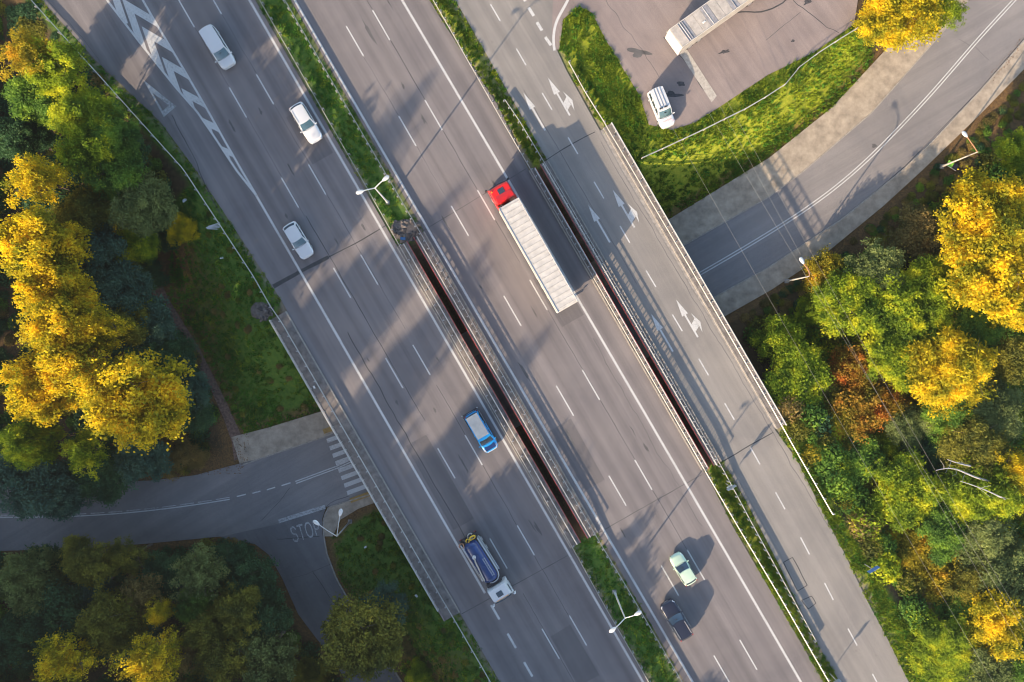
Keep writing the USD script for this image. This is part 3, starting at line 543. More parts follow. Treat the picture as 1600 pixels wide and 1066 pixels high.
# ------------------------------------------------------------------ safety rails
def line3(pts, n=1): return np.asarray(pts, float)
def resample(pts, step):
    p = np.asarray(pts, float); l = np.r_[0, np.cumsum(np.linalg.norm(np.diff(p, axis=0), axis=1))]
    n = max(2, int(round(l[-1] / step)) + 1); t = np.linspace(0, l[-1], n)
    return np.c_[np.interp(t, l, p[:, 0]), np.interp(t, l, p[:, 1])]
def sweep(pts2, prof, z0=None):
    """closed profile (offset, height) swept along a 2-D line; z0 = height of each point"""
    p = np.asarray(pts2, float); t = np.gradient(p, axis=0); t /= np.linalg.norm(t, axis=1, keepdims=True); nn = np.c_[-t[:, 1], t[:, 0]]
    z = np.zeros(len(p)) if z0 is None else np.asarray(z0); k = len(prof)
    v = np.array([[*(p[i] + nn[i] * o), z[i] + h] for i in range(len(p)) for o, h in prof]); f = []
    for i in range(len(p) - 1):
        for j in range(k):
            a, b = i * k + j, i * k + (j + 1) % k
            f += [(a, b, b + k), (a, b + k, a + k)]
    m = trimesh.Trimesh(v, f, process=False); trimesh.repair.fix_normals(m); return m
def guard_rail(label, pts, side, post_step=2.0, group=None):
    """W-beam on posts; side = +1/-1: which side of the beam the posts stand on"""
    t = thing('guard_rail', label, 'guard rail')
    p = resample(pts, 1.0)
    z = np.array([max(gz(*q), -0.4) for q in p]); z = np.where(shapely.contains(span.buffer(-.3), shapely.points(p)), 0.15, z)
    z = np.convolve(np.pad(z, 2, 'edge'), np.ones(5) / 5, 'valid')
    prof = [(0.0, .45), (.045, .50), (.045, .56), (0, .60), (.045, .64), (.045, .71), (0, .76), (-.02, .76), (.02, .70), (.02, .65), (-.02, .60), (.02, .55), (.02, .51), (-.02, .45)]
    prof = [(o * side * -1, h) for o, h in prof]
    obj(t, 'beam', sweep(p, prof, z), 'galvanised')
    q = resample(pts, post_step); d = np.gradient(q, axis=0); d /= np.linalg.norm(d, axis=1, keepdims=True); nn = np.c_[-d[:, 1], d[:, 0]] * side
    for i in range(len(q)):
        if not (-64 < q[i, 0] < 64 and -44 < q[i, 1] < 44): continue
        c = q[i] + nn[i] * 0.16; zz = 0.15 if span.buffer(-.3).contains(Point(q[i])) else max(gz(*q[i]), -.4)
        ang = math.atan2(d[i, 1], d[i, 0])
        obj(t, 'post', rot2(cat([bx((0, 0, .33), (.1, .12, .86)), bx((0, -.09 * side, .62), (.1, .16, .12))]), ang, (c[0], c[1], zz)), 'post_steel')
    return t
UR = (-1100, 1100)
guard_rail('long guard rail along the left verge, from the forest edge down past the bridge', PX([(-190, -270), (50, 0), (290, 267), (399, 434), (424, 478)]) + UVL([(UB0 + 15, -295), (UB1, -294), (430, -294), (560, -296), (900, -297)]), -1)
guard_rail('guard rail on the left edge of the grassy median', UVL([(-1000, -73), (-330, -76), (-180, -77.5), (330, -79), (430, -81), (1000, -80)]), 1)
guard_rail('guard rail on the right edge of the grassy median', UVL([(-1000, -42), (-300, -40), (-180, -39), (330, -38.5), (430, -37), (1000, -34)]), -1, 1.0)
guard_rail('guard rail between the middle carriageway and the grass strip of the slip road', UVL([(-1000, 157), (-480, 159), (-300, 158), (UB0, 158.5), (UB1, 159), (430, 160), (560, 162), (1000, 161)]), 1, 1.0)
guard_rail('guard rail on the slip road side of the narrow grass strip', UVL([(-330, 178), (-290, 181), (-150, 182.5), (300, 184), (345, 184), (440, 181), (640, 176)]), -1, 1.0)
guard_rail('guard rail on the far right edge of the slip road', PX([(888, 99), (912, 143), (945, 196)]) + UVL([(UB0 + 10, 293.5), (50, 296), (UB1, 297), (430, 297), (483, 297)]), 1)
def railing(label, pts, mid=(0.35, 0.75), top=1.1, step=1.02, z=0.15):
    t = thing('bridge_railing', label, 'railing')
    p = resample(pts, 2.0)
    obj(t, 'top_rail', tube(np.c_[p, np.full(len(p), z + top)], .055, 6), 'rail_paint')
    for h in mid: obj(t, 'middle_rail', tube(np.c_[p, np.full(len(p), z + h)], .022, 5), 'rail_paint')
    q = resample(pts, step); ang = math.atan2(*(q[1] - q[0])[::-1])
    for i in range(len(q)):
        obj(t, 'post', rot2(cbox((0, 0, top / 2), (.085, .085, top), .01), ang, (q[i][0], q[i][1], z)), 'rail_paint')
railing('footway railing along the outer left edge of the bridge, above the zebra crossing', UVL([(UB0 + 2, -308.3), (UB1 - 22, -307.8)]))
railing('railing left of the dark slot in the median', UVL([(UB0 + 4, -70), (UB1 - 4, -70)]))
railing('railing right of the dark slot in the median', UVL([(UB0 + 4, -46.5), (UB1 - 4, -46.5)]))
railing('railing along the narrow red edged slot on the middle deck side', UVL([(UB0 + 4, 164), (UB1 - 6, 164)]))
railing('railing along the narrow red edged slot on the slip road side', UVL([(UB0 + 4, 178.3), (UB1 - 2, 178.3)]))
railing('railing along the outer right edge of the bridge above the lower road', UVL([(UB0 + 2, 301.8), (UB1 - 2, 302)]))
# fence above the sunny slope
def fence():
    pts = PX([(1002, 249), (1050, 227), (1095, 206), (1145, 181), (1180, 164), (1200, 150), (1225, 134), (1250, 103), (1290, 76), (1335, 48)])
    t = thing('fence', 'pale handrail fence along the top of the sunny grass slope', 'fence')
    q = resample(pts, 2.6); z = np.array([gz(*a) for a in q])
    obj(t, 'top_rail', tube(np.c_[q, z + 1.05], .032, 6), 'rail_paint'); obj(t, 'middle_rail', tube(np.c_[q, z + .55], .03, 6), 'rail_paint')
    for a, zz in zip(q, z): obj(t, 'post', rot2(cbox((0, 0, .4), (.09, .09, 1.35), .01), .5, (a[0], a[1], zz)), 'concrete_light')
fence()

# ------------------------------------------------------------------ vehicles (local frame: x forward, y left, z up)
from scipy.interpolate import PchipInterpolator
def loft(sections, closed_ends=True):
    n = len(sections[0]); v = np.vstack(sections); f = []
    for i in range(len(sections) - 1):
        for j in range(n):
            a, b = i * n + j, i * n + (j + 1) % n
            f += [(a, b, b + n), (a, b + n, a + n)]
    if closed_ends:
        for base, s in ((0, sections[0]), ((len(sections) - 1) * n, sections[-1])):
            c = len(v); v = np.vstack([v, s.mean(0)])
            for j in range(n):
                a, b = base + j, base + (j + 1) % n
                f.append((c, b, a) if base == 0 else (c, a, b))
    m = trimesh.Trimesh(v, np.array(f), process=False); trimesh.repair.fix_normals(m); return m
def wheel(t, x, y, r=0.32, w=0.22, side=1):
    ty = obj(t, 'wheel', cyl((x, y, r), r, w, 'y', 24, .05), 'rubber', 30)
    obj(ty, 'rim', cyl((x, y + side * (w / 2 - .01), r), r * .62, .05, 'y', 18, .015), 'rim', 30)
def patch(P, s0, s1, t0, t1, off_=0.0, ns=8, nt=5):
    s, t = np.meshgrid(np.linspace(s0, s1, ns), np.linspace(t0, t1, nt), indexing='ij')
    v = np.array([P(a, b) for a, b in zip(s.ravel(), t.ravel())]); f = []
    for i in range(ns - 1):
        for j in range(nt - 1):
            a = i * nt + j; f += [(a, a + 1, a + nt + 1), (a, a + nt + 1, a + nt)]
    m = trimesh.Trimesh(v, np.array(f), process=False)
    return m
def outward(m, c=(0, 0, .6)):
    if ((m.triangles_center - np.array(c)) * m.face_normals).sum(1).mean() < 0: m = trimesh.Trimesh(m.vertices, np.array(m.faces)[:, ::-1], process=False)
    return m
def car(label, catg, loc, rot, L, Wd, Ht, paint_, glass='glass_dark', belt=0.92, hood=0.78, xw=0.95, xrf=0.25, xrr=-1.45, xrb=-2.0, nose=0.62, tail=0.8,
        taper=0.80, roof=None, rails=False, hatch=True, wheel_r=0.32, group=None, wb=None, rear_glass=True, sides=True, cowl=0.1, side_glass=None):
    t = thing('van' if catg == 'van' else 'car', label, catg, loc, rot, group)
    hl, hw = L / 2, Wd / 2
    xk = [-hl, -hl + .12, -hl + .5, xrb, xw - .05, xw + .25, hl - .55, hl - .18, hl]
    zk = [tail - .12, tail - .02, belt - .02, belt, belt, belt - .04, hood - .02, (hood + nose) / 2 + .02, nose - .06]
    o = np.argsort(xk); xk, zk = np.array(xk)[o], np.array(zk)[o]; keep = np.r_[True, np.diff(xk) > .03]
    ztop = PchipInterpolator(xk[keep], zk[keep])
    secs = []
    for x in np.r_[-hl, -hl + .03, -hl + .09, np.linspace(-hl + .2, hl - .4, 18), hl - .26, hl - .15, hl - .07, hl - .02, hl]:
        e = (hl - abs(x))
        front = x > 0
        plan = 1 - (.27 if front else .2) * max(0, 1 - e / (.7 if front else .45)) ** 2.6 - .03 * max(0, 1 - e / 1.5)
        w = hw * plan; zt = float(ztop(x)); zb = .2 + .12 * max(0, 1 - e / .5)
        prof = [(0, zt + .035), (.35, zt + .03), (.62, zt + .012), (.8, zt - .02), (.9, zt - .065), (.955, zt - .15), (.985, zt - .27), (1.0, max(.5, zt - .36)), (.985, .38), (.93, zb + .04), (.8, zb), (0, zb)]
        half = [(x, a * w, z) for a, z in prof]
        secs.append(np.array(half + [(x, -a * w, z) for a, z in prof[-2:0:-1]]))
    obj(t, 'body', loft(secs), paint_, 40)
    # cabin shell
    wb_ = hw * .93; wt = hw * taper; zr = Ht - .045; zb_ = belt - .03
    def bow(y, k, amt): return -amt * (y / k) ** 2
    def front(s, q):  # s across -1..1, q up 0..1
        w = wb_ + (wt - wb_) * q; y = s * w
        return (xw + (xrf - xw) * q + bow(s, 1, .16 - .06 * q), y, zb_ + (zr - zb_) * (q ** .92))
    def rear(s, q):
        w = wb_ + (wt - wb_) * q; y = s * w
        return (xrb + (xrr - xrb) * q - bow(s, 1, .12), y, zb_ + (zr - zb_) * (q ** .92))
    def sidef(sg):
        def P(s, q):
            a, b = np.array(rear(sg, q)), np.array(front(sg, q)); p = a + (b - a) * s; p[1] += sg * .035 * math.sin(math.pi * s) * (1 - .4 * q); return tuple(p)
        return P
    def top(s, q):
        a, b = np.array(rear(s, 1)), np.array(front(s, 1)); p = a + (b - a) * q; p[2] += .045 * (1 - s * s) * (.55 + .45 * math.sin(math.pi * q)); p[1] += np.sign(s) * 0.035 * math.sin(math.pi * q) * .6 * abs(s); return tuple(p)
    shell = cat([outward(patch(f_, a, b, 0, 1, 0, 10, 6)) for f_, a, b in ((front, -1, 1), (rear, -1, 1), (sidef(1), 0, 1), (sidef(-1), 0, 1))])
    obj(t, 'window_frame', shell, paint_, 40)
    obj(t, 'roof', outward(patch(top, -1, 1, 0, 1, 0, 13, 12)), roof or paint_, 40)
    def glassy(name, f_, s0, s1, q0, q1, m_=glass, o_=.012):
        g = outward(patch(f_, s0, s1, q0, q1, 0, 10, 6)); g.vertices += g.face_normals.mean(0) * o_; obj(t, name, g, m_, 40)
    glassy('windshield', front, -.88, .88, .05, .93)
    if rear_glass: glassy('rear_window', rear, -.84, .84, .22, .9, 'glass_dark')
    sg_m = side_glass or 'glass_dark'
    for sg in (1, -1):
        fn = sidef(sg)
        for a, b in ((.07, .36), (.395, .66), (.70, .94)) if L > 4.2 else ((.1, .48), (.53, .93)):
            if sides: glassy('side_window', fn, a, b, .16, .88, sg_m)
        y = sg * hw
        hx = hl - .34
        obj(t, 'headlight', rot2(cbox((0, 0, 0), (.36, .20, .12), .05), -sg * .5, (hx, sg * hw * .74, nose + .05)), 'head_glass')
        obj(t, 'tail_light', cbox((-hl + .14, sg * hw * .80, tail - .13), (.16, .16, .2), .04), 'tail_red')
        obj(t, 'mirror', cat([cbox((xw - .12, sg * (hw + .09), belt + .07), (.12, .2, .14), .04), bx((xw - .1, sg * (hw - .02), belt + .02), (.06, .12, .05))]), paint_)
        for wx in (hl - .88, -hl + .82): wheel(t, wx, sg * (hw - .1), wheel_r, .22, sg)
        if rails: obj(t, 'roof_rail', tube([(*np.array(top(sg * .9, q))[:2], np.array(top(sg * .9, q))[2] + .05) for q in np.linspace(.08, .92, 8)], .022, 6), 'alu')
        obj(t, 'door_handle', cbox((.05, sg * (hw + .0), belt - .14), (.18, .05, .035), .01), paint_); obj(t, 'door_handle', cbox((-.9, sg * (hw - .0), belt - .14), (.18, .05, .035), .01), paint_)
    # grille slit bent round the nose, bumper, number plates, wipers
    gy = np.linspace(-hw * .62, hw * .62, 9)
    obj(t, 'grille', tube([(hl - .10 - .28 * (abs(y) / hw) ** 2.0, y, nose + .0) for y in gy], .05, 6), 'black_trim')
    obj(t, 'front_bumper', tube([(hl - .03 - .36 * (abs(y) / hw) ** 2.4, y, .44) for y in np.linspace(-hw * .86, hw * .86, 11)], .085, 6), paint_)
    obj(t, 'rear_bumper', tube([(-hl + .02 + .2 * (abs(y) / hw) ** 2.4, y, .48) for y in np.linspace(-hw * .86, hw * .86, 11)], .09, 6), paint_)
    obj(t, 'number_plate', cbox((hl + .02, 0, .46), (.02, .5, .11), .005), 'plate_white'); obj(t, 'number_plate', cbox((-hl - .03, 0, .62), (.02, .5, .11), .005), 'plate_white')
    obj(t, 'wiper', cat([tube([(xw - .02 - .04, .1 + .3 * k, belt + .035), (xw - .32, -.3 + .42 * k, belt + .21)], .012, 4) for k in (0, 1)]), 'black_trim')
    obj(t, 'cowl', tube([(xw + .03 - .15 * (y / (hw * .8)) ** 2, y, belt + .0) for y in np.linspace(-hw * .8, hw * .8, 9)], .035, 6), 'black_trim')
    obj(t, 'rear_view_mirror', cbox((xrf + .30, 0, Ht - .26), (.06, .24, .09), .02), 'black_trim')
    return t
def at(px, py, z=0.8): return (*W(px, py, z), 0.0)
DOWN, UP = ROAD_ROT, ROAD_ROT + math.pi
V1 = car('plain white van in the outer lane near the top left, windscreen towards the bottom', 'van', at(340.5, 74.5), DOWN + .03, 5.0, 1.92, 1.86, 'paint_white', 'glass_teal', belt=1.05, hood=1.0, xw=1.55, xrf=.78, xrr=-2.32, xrb=-2.44, nose=.8, tail=1.05, taper=.83, wheel_r=.33, rear_glass=True)
V2 = car('white estate car with roof rails driving beside the grassy median', 'car', at(477.5, 191.5), DOWN + .02, 4.85, 1.86, 1.47, 'paint_white', 'glass_teal', rails=True, xw=.88, xrf=.12, xrr=-1.9, xrb=-2.32, belt=.93)
V3 = car('white hatchback in the left lane beside the white edge line, long shadow to its right', 'car', at(465.5, 375.5), DOWN + .02, 4.4, 1.82, 1.45, 'paint_white', 'glass_teal', xw=.8, xrf=.1, xrr=-1.62, xrb=-2.1, belt=.92)
V7 = car('small pale green car with rounded nose driving up the middle carriageway', 'car', at(1068, 890), UP + .02, 3.85, 1.72, 1.5, 'paint_mint', 'glass_dark', xw=.78, xrf=.05, xrr=-1.4, xrb=-1.8, belt=.93, hood=.82)
V8 = car('black off-road estate with bright roof rails behind the pale green car', 'car', at(1057.5, 969.5), UP + .01, 4.8, 1.92, 1.72, 'paint_black', 'glass_dark', rails=True, xw=.8, xrf=.1, xrr=-1.95, xrb=-2.28, belt=1.02, hood=.96, nose=.76, tail=.95, wheel_r=.36)
for s_ in (-1, 1): obj(V8, 'sill_trim', tube([(-1.5, s_ * .97, .42), (1.3, s_ * .97, .42)], .035, 6), 'alu')
V9 = car('white service van with red triangles on its bonnet parked beside the grass', 'van', at(1033.5, 168.5), math.atan2(-490, 200), 4.6, 1.85, 1.85, 'paint_white', 'glass_teal', belt=1.06, hood=.98, xw=1.25, xrf=.55, xrr=-2.15, xrb=-2.26, nose=.8, tail=1.05, taper=.84)
for y in (-.35, 0, .35): obj(V9, 'roof_rib', cbox((-1.0, y, 1.872), (2.2, .05, .03), .01), 'old_roof_grey')
for y in (-.36, .22): obj(V9, 'light_bar', cbox((.28, y, 1.91), (.14, .42, .1), .03), 'black_trim')
for k, y in enumerate((-.55, 0, .55)):
    tri = trimesh.creation.extrude_polygon(Polygon([(1.78, y - .2), (1.78, y + .2), (2.02, y)]), .012); tri.apply_translation((.03, 0, .965 - .02)); 
    tri.vertices[:, 2] -= (tri.vertices[:, 0] - 1.8) * .35
    obj(V9, 'warning_triangle', tri, 'mark_red')
obj(V9, 'bonnet_lettering', cat([cbox((1.62, y, 1.035), (.14, .1, .012), .004) for y in np.linspace(-.42, .42, 6)]), 'mark_pale_red')
obj(V9, 'green_bumper_patch', cbox((2.3, -.1, .5), (.06, .4, .18), .02), 'mark_green')
# blue van with a white roof panel
V4 = car('blue van with white roof panel and dark rear windows in the inner lane', 'van', at(752, 675, 1.0), DOWN + .01, 5.0, 1.9, 1.75, 'paint_blue', 'glass_dark', belt=1.0, hood=.92, xw=1.5, xrf=.85, xrr=-2.2, xrb=-2.36, nose=.78, tail=.98, taper=.84, wheel_r=.34)
obj(V4, 'roof_panel', cbox((-.83, 0, 1.775), (2.75, 1.42, .05), .02), 'tarp_white')
for s_ in (-1, 1):
    obj(V4, 'rear_side_panel', cbox((-1.55, s_ * .955, .98), (1.75, .05, .5), .02), 'board_black')
    obj(V4, 'side_strip', tube([(-2.3, s_ * .99, 1.02), (-.75, s_ * .99, 1.02)], .025, 6), 'alu')
obj(V4, 'rear_rack', cat([tube([(-2.62, -.95, .95), (-2.62, .95, .95)], .05, 6), tube([(-2.5, -.9, 1.2), (-2.5, .9, 1.2)], .04, 6), tube([(-2.62, -.6, .95), (-2.45, -.6, 1.25)], .03, 5), tube([(-2.62, .6, .95), (-2.45, .6, 1.25)], .03, 5)]), 'black_trim')
for s_ in (-1, 1): obj(V4, 'rack_end', cbox((-2.66, s_ * 1.0, .97), (.12, .1, .1), .03), 'alu')
obj(V4, 'bonnet_cover', cbox((2.0, 0, .955), (.55, 1.3, .04), .015), 'paint_navy'); obj(V4, 'bumper_panel', cbox((2.37, .0, .80), (.26, 1.2, .05), .015), 'plate_white')

def truck_wheels(t, xs_, hw, r=.5, w=.3):
    for x in xs_:
        for s in (-1, 1): wheel(t, x, s * (hw - w / 2), r, w, s)
def truck_cab(t, x0, x1, hw, h, paint_, roofbits=True):
    """cab-over-engine cab from x0 (back) to x1 (front)"""
    secs = []
    for z, fx, ww in ((.45, 0, 1), (.9, 0.02, 1), (1.5, 0, 1), (1.75, -.04, .99), (h - .5, -.22, .96), (h - .15, -.36, .93), (h - .03, -.46, .88), (h, -.58, .8)):
        xa, xb, w = x0 + (.0 if z < h - .2 else .06), x1 + fx, hw * ww; r = .16
        secs.append(np.array([(xa, -w, z), (xb - r * 1.6, -w, z), (xb - r * .4, -w + r * .5, z), (xb, -w + r * 2.2, z), (xb + .03, 0, z), (xb, w - r * 2.2, z), (xb - r * .4, w - r * .5, z), (xb - r * 1.6, w, z), (xa, w, z), (xa, 0, z)]))
    obj(t, 'cab', loft(secs), paint_, 35)
    zc = (1.62, h - .55)
    gv = np.array([(x1 - .02 + .02, -hw * .84, zc[0]), (x1 - .0 + .02, hw * .84, zc[0]), (x1 - .2 + .03, hw * .8, zc[1]), (x1 - .2 + .03, -hw * .8, zc[1])])
    g = trimesh.Trimesh(np.vstack([gv, gv - (.1, 0, 0)]), [(0, 1, 2), (0, 2, 3), (0, 4, 5), (0, 5, 1), (3, 2, 6), (3, 6, 7), (1, 5, 6), (1, 6, 2), (0, 3, 7), (0, 7, 4)], process=False); trimesh.repair.fix_normals(g)
    obj(t, 'windshield', g, 'glass_teal')
    for s in (-1, 1):
        obj(t, 'side_window', rot2(cbox((0, 0, 0), (.85, .05, .62), .02), 0, (x1 - .85, s * (hw - .01), 1.98)), 'glass_dark')
        obj(t, 'mirror', cat([cbox((x1 - .05, s * (hw + .2), 2.1), (.16, .26, .75), .05), tube([(x1 - .25, s * hw * .97, 2.4), (x1 - .08, s * (hw + .15), 2.4)], .025, 6)]), 'black_trim' if paint_ != 'paint_white' else 'paint_white')
        obj(t, 'headlight', cbox((x1 + .02, s * hw * .76, .72), (.1, .4, .22), .04), 'head_glass')
        obj(t, 'door', cbox((x1 - .85, s * (hw + .005), 1.25), (1.05, .03, 1.0), .012), paint_)
    obj(t, 'bumper', cbox((x1 + .0, 0, .5), (.3, hw * 2 - .06, .4), .08), paint_); obj(t, 'grille', cbox((x1 + .03, 0, 1.15), (.05, hw * 1.4, .55), .02), 'black_trim')
    obj(t, 'roof_hatch', cbox((x1 - 1.0, 0, h + .02), (.6, .72, .06), .02), 'glass_dark')
    obj(t, 'sun_visor', tube([(x1 - .1 - .12 * (y / hw) ** 2, y, h - .42) for y in np.linspace(-hw * .85, hw * .85, 7)], .05, 6), 'glass_dark')
    obj(t, 'number_plate', cbox((x1 + .16, 0, .5), (.02, .52, .12), .004), 'plate_white')
# long red and white articulated lorry, heading up
rp = W(776.0, 287.5, 2.6); rr_ = W(887.5, 479.5, 4.0); ang = math.atan2(*(rp - rr_)[::-1]); Ltot = np.linalg.norm(rp - rr_)
mid = (rp + rr_) / 2
T = thing('semi_trailer_truck', 'long lorry with red cab and ribbed white trailer roof', 'lorry', (*mid, 0), ang)
xf = Ltot / 2; xr = -Ltot / 2
truck_cab(T, xf - 2.25, xf, 1.22, 3.1, 'paint_red')
for s in (-1, 1): obj(T, 'side_deflector', rot2(cbox((0, 0, 0), (.9, .06, 1.6), .02), s * .08, (xf - 2.45, s * 1.17, 2.0)), 'paint_red')
obj(T, 'wind_deflector', loft([np.array([(x, -w, 3.05), (x, w, 3.05), (x, w * .92, zt), (x, -w * .92, zt)]) for x, w, zt in ((xf - 2.2, 1.1, 3.42), (xf - 1.75, 1.08, 3.36), (xf - 1.3, .95, 3.12))]), 'paint_red', 30)
obj(T, 'beacon', cyl((xf - .65, 1.0, 3.08), .09, .2, 'z', 12), 'amber'); obj(T, 'exhaust_stack', cyl((xf - 2.5, .85, 1.9), .1, 2.2, 'z', 12), 'black_trim'); obj(T, 'air_hoses', cat([tube([(xf - 2.3, y, 2.2), (xf - 2.5, y * 1.2, 1.7), (xf - 2.75, y, 2.1)], .03, 6) for y in (-.3, -.1, .2)]), 'black_trim')
x1t = xf - 2.72; lt = x1t - xr; xm = (x1t + xr) / 2
obj(T, 'chassis', cat([cbox((xm + 1, 0, .95), (lt + 1.6, 1.0, .3), .03), cbox((xf - 2.2, 0, .8), (3.2, .9, .35), .03)]), 'chassis')
obj(T, 'trailer_body', cbox((xm, 0, 2.55), (lt, 2.52, 2.78), .04), 'tarp_white')
for s in (-1, 1):
    obj(T, 'side_stripe', cbox((xm, s * 1.266, 3.2), (lt - .2, .02, .75), .004), 'tarp_stripe'); obj(T, 'roof_edge', cbox((xm, s * 1.24, 3.965), (lt, .10, .1), .02), 'alu')
    obj(T, 'side_guard', cat([cbox((xm - .5, s * 1.2, z), (5.5, .05, .12), .02) for z in (.6, .9)]), 'alu')
nb = 21
for k in range(nb):
    obj(T, 'roof_bow', cbox((xr + .3 + (lt - .6) * k / (nb - 1), 0, 3.95), (.06, 2.36, .05), .02), 'tarp_white')
for k in range(nb - 1):   # cover sags between its bows
    xa, xb = xr + .34 + (lt - .6) * k / (nb - 1), xr + .26 + (lt - .6) * (k + 1) / (nb - 1)
    gx, gy = np.meshgrid(np.linspace(xa, xb, 6), np.linspace(-1.18, 1.18, 9), indexing='ij')
    gzz = 3.973 - .016 * np.sin(np.pi * (gx - xa) / (xb - xa)) * (1 - .25 * (gy / 1.18) ** 2) * (1 + .3 * math.sin(k * 2.3)); q_ = np.arange(54).reshape(6, 9)
    obj(T, 'roof_cover', trimesh.Trimesh(np.c_[gx.ravel(), gy.ravel(), gzz.ravel()], np.vstack([np.c_[q_[:-1, :-1].ravel(), q_[1:, :-1].ravel(), q_[1:, 1:].ravel()], np.c_[q_[:-1, :-1].ravel(), q_[1:, 1:].ravel(), q_[:-1, 1:].ravel()]]), process=False), 'tarp_white', True)
obj(T, 'rear_doors', cat([cbox((xr - .02, s * .62, 2.55), (.05, 1.2, 2.6), .015) for s in (-1, 1)]), 'tarp_white'); obj(T, 'rear_bumper', cbox((xr + .05, 0, .62), (.12, 2.3, .16), .03), 'chassis')
for s in (-1, 1): obj(T, 'tail_light', cbox((xr + .02, s * 1.0, .85), (.08, .36, .14), .02), 'tail_red')
truck_wheels(T, (xf - 1.15, xf - 4.6), 1.24); truck_wheels(T, (xr + 2.2, xr + 3.5, xr + 4.8), 1.24)
# tanker, heading down
a0, a1 = W(734, 836, 1.8), W(783, 940, 2.2); ang = math.atan2(*(a1 - a0)[::-1]); Lk = np.linalg.norm(a1 - a0); m_ = (a0 + a1) / 2
K = thing('suction_tanker_truck', 'dark blue tank lorry with white cab and hoses along its sides', 'lorry', (*m_, 0), DOWN + .03)
xf, xr = Lk / 2, -Lk / 2
truck_cab(K, xf - 1.85, xf, 1.2, 2.85, 'paint_white')
obj(K, 'cab_lamp_strip', cbox((xf - .42, 0, 2.80), (.06, 1.5, .08), .02), 'amber')
obj(K, 'chassis', cbox((0, 0, .85), (Lk - .4, 1.0, .3), .04), 'chassis')
tk = [(-3.6, .0), (-3.55, .55), (-3.35, .78), (-3.0, .88), (1.3, .88), (1.7, .82), (1.95, .6), (2.02, 0)]
sx = (Lk - 2.9) / 5.9
tank = trimesh.creation.revolve(np.array([(r, x * sx) for x, r in tk]), sections=36); tank.apply_transform(trimesh.transformations.rotation_matrix(np.pi / 2, [0, 1, 0])); tank.apply_translation((xf - 2.5 - 2.02 * sx, -.05, 1.95))
tk_path = obj(K, 'tank', tank, 'tank_blue', 40)
xt1, xt0 = xf - 2.5, xf - 2.5 - 5.6 * sx
for k, f in enumerate((.1, .3, .5, .7, .9)): 
    ring = trimesh.creation.annulus(.875, .905, .07, sections=36); ring.apply_transform(trimesh.transformations.rotation_matrix(np.pi / 2, [0, 1, 0])); ring.apply_translation((xt0 + (xt1 - xt0) * f, -.05, 1.95)); obj(tk_path, 'tank_band', ring, 'tank_blue')
for f in (.35, .62): obj(tk_path, 'manhole', cyl((xt0 + (xt1 - xt0) * f, -.05, 2.86), .25, .12, 'z', 18), 'tank_blue')
rl = [(xt0 - .1, .98, 1.9), (xt0 + 1.5, 1.0, 1.95), (xt1 - 1.0, 1.02, 2.0), (xt1 - .25, .9, 2.05), (xt1 + .12, .55, 2.05), (xt1 + .2, 0.0, 2.05), (xt1 + .1, -.4, 2.0)]
p3 = np.array(rl); from scipy.interpolate import CubicSpline as CS
dd = np.r_[0, np.cumsum(np.linalg.norm(np.diff(p3, axis=0), axis=1))]; p3 = CS(dd, p3)(np.linspace(0, dd[-1], 40))
obj(K, 'suction_hose', tube(p3, .085, 8), 'alu', True); obj(K, 'hose_tray', cbox(((xt0 + xt1) / 2 - .3, 1.06, 1.35), (xt1 - xt0 - .6, .34, .08), .02), 'alu')
obj(K, 'hose_tray', cbox(((xt0 + xt1) / 2 - .2, -1.08, 1.3), (xt1 - xt0 - .3, .34, .08), .02), 'alu')
rg = np.random.default_rng(12)
for k in range(4):
    y = -.78 - .11 * k; a = np.array([(x, y + .05 * math.sin(x * 2 + k), 2.05 - .16 * k + .05 * math.sin(x * 3 + k)) for x in np.linspace(xt0 + .6 + .3 * k, xt1 - .2 - .15 * k, 16)])
    obj(K, 'side_pipe', tube(a, .05, 7), ('hose_grey', 'rust', 'alu', 'hose_grey')[k], True)
boom = np.array([(xt0 + 1.6, -.3, 3.0), (xt0 + 2.1, -.45, 2.95), (xt1 - .6, -.72, 2.75)]); obj(K, 'boom', tube(boom, .09, 8), 'hose_grey'); obj(K, 'boom_pivot', cyl((xt0 + 1.55, -.3, 2.9), .22, .3, 'z', 16), 'alu')
obj(K, 'ladder', cat([tube([(xt0 + 2.2, y, 2.84 - abs(y) * .2), (xt1 - .6, y, 2.84 - abs(y) * .2)], .025, 5) for y in (.38, .62)] + [tube([(x, .38, 2.78), (x, .62, 2.72)], .018, 5) for x in np.linspace(xt0 + 2.3, xt1 - .7, 8)]), 'alu')
for k in range(9):
    c = (xt0 - .25 + rg.uniform(-.25, .25), rg.uniform(-1.0, 1.0), rg.uniform(1.3, 2.3)); r = rg.uniform(.1, .19)
    th = np.linspace(0, 1.7 * np.pi, 14); ax = rg.uniform(.15, .35)
    obj(K, 'rear_hose', tube([(c[0] + ax * math.cos(q), c[1] + ax * math.sin(q), c[2] + .1 * math.sin(2 * q)) for q in th], r * .5, 6), ('black_trim', 'hose_grey', 'chassis', 'hose_yellow', 'black_trim', 'tank_blue', 'hose_grey', 'rust', 'chassis')[k], True)
obj(K, 'yellow_hose_reel', cat([tube([(xt0 - .35 + .16 * math.cos(q), .62 + .36 * math.sin(q), 2.3 + .03 * q) for q in np.linspace(0, 12, 40)], .07, 6)]), 'hose_yellow', True)
obj(K, 'rear_frame', cat([cbox((xt0 - .2, s * .95, 1.3), (.6, .12, 1.2), .03) for s in (-1, 1)] + [cbox((xt0 - .45, 0, .7), (.14, 2.3, .2), .03)]), 'board_black')
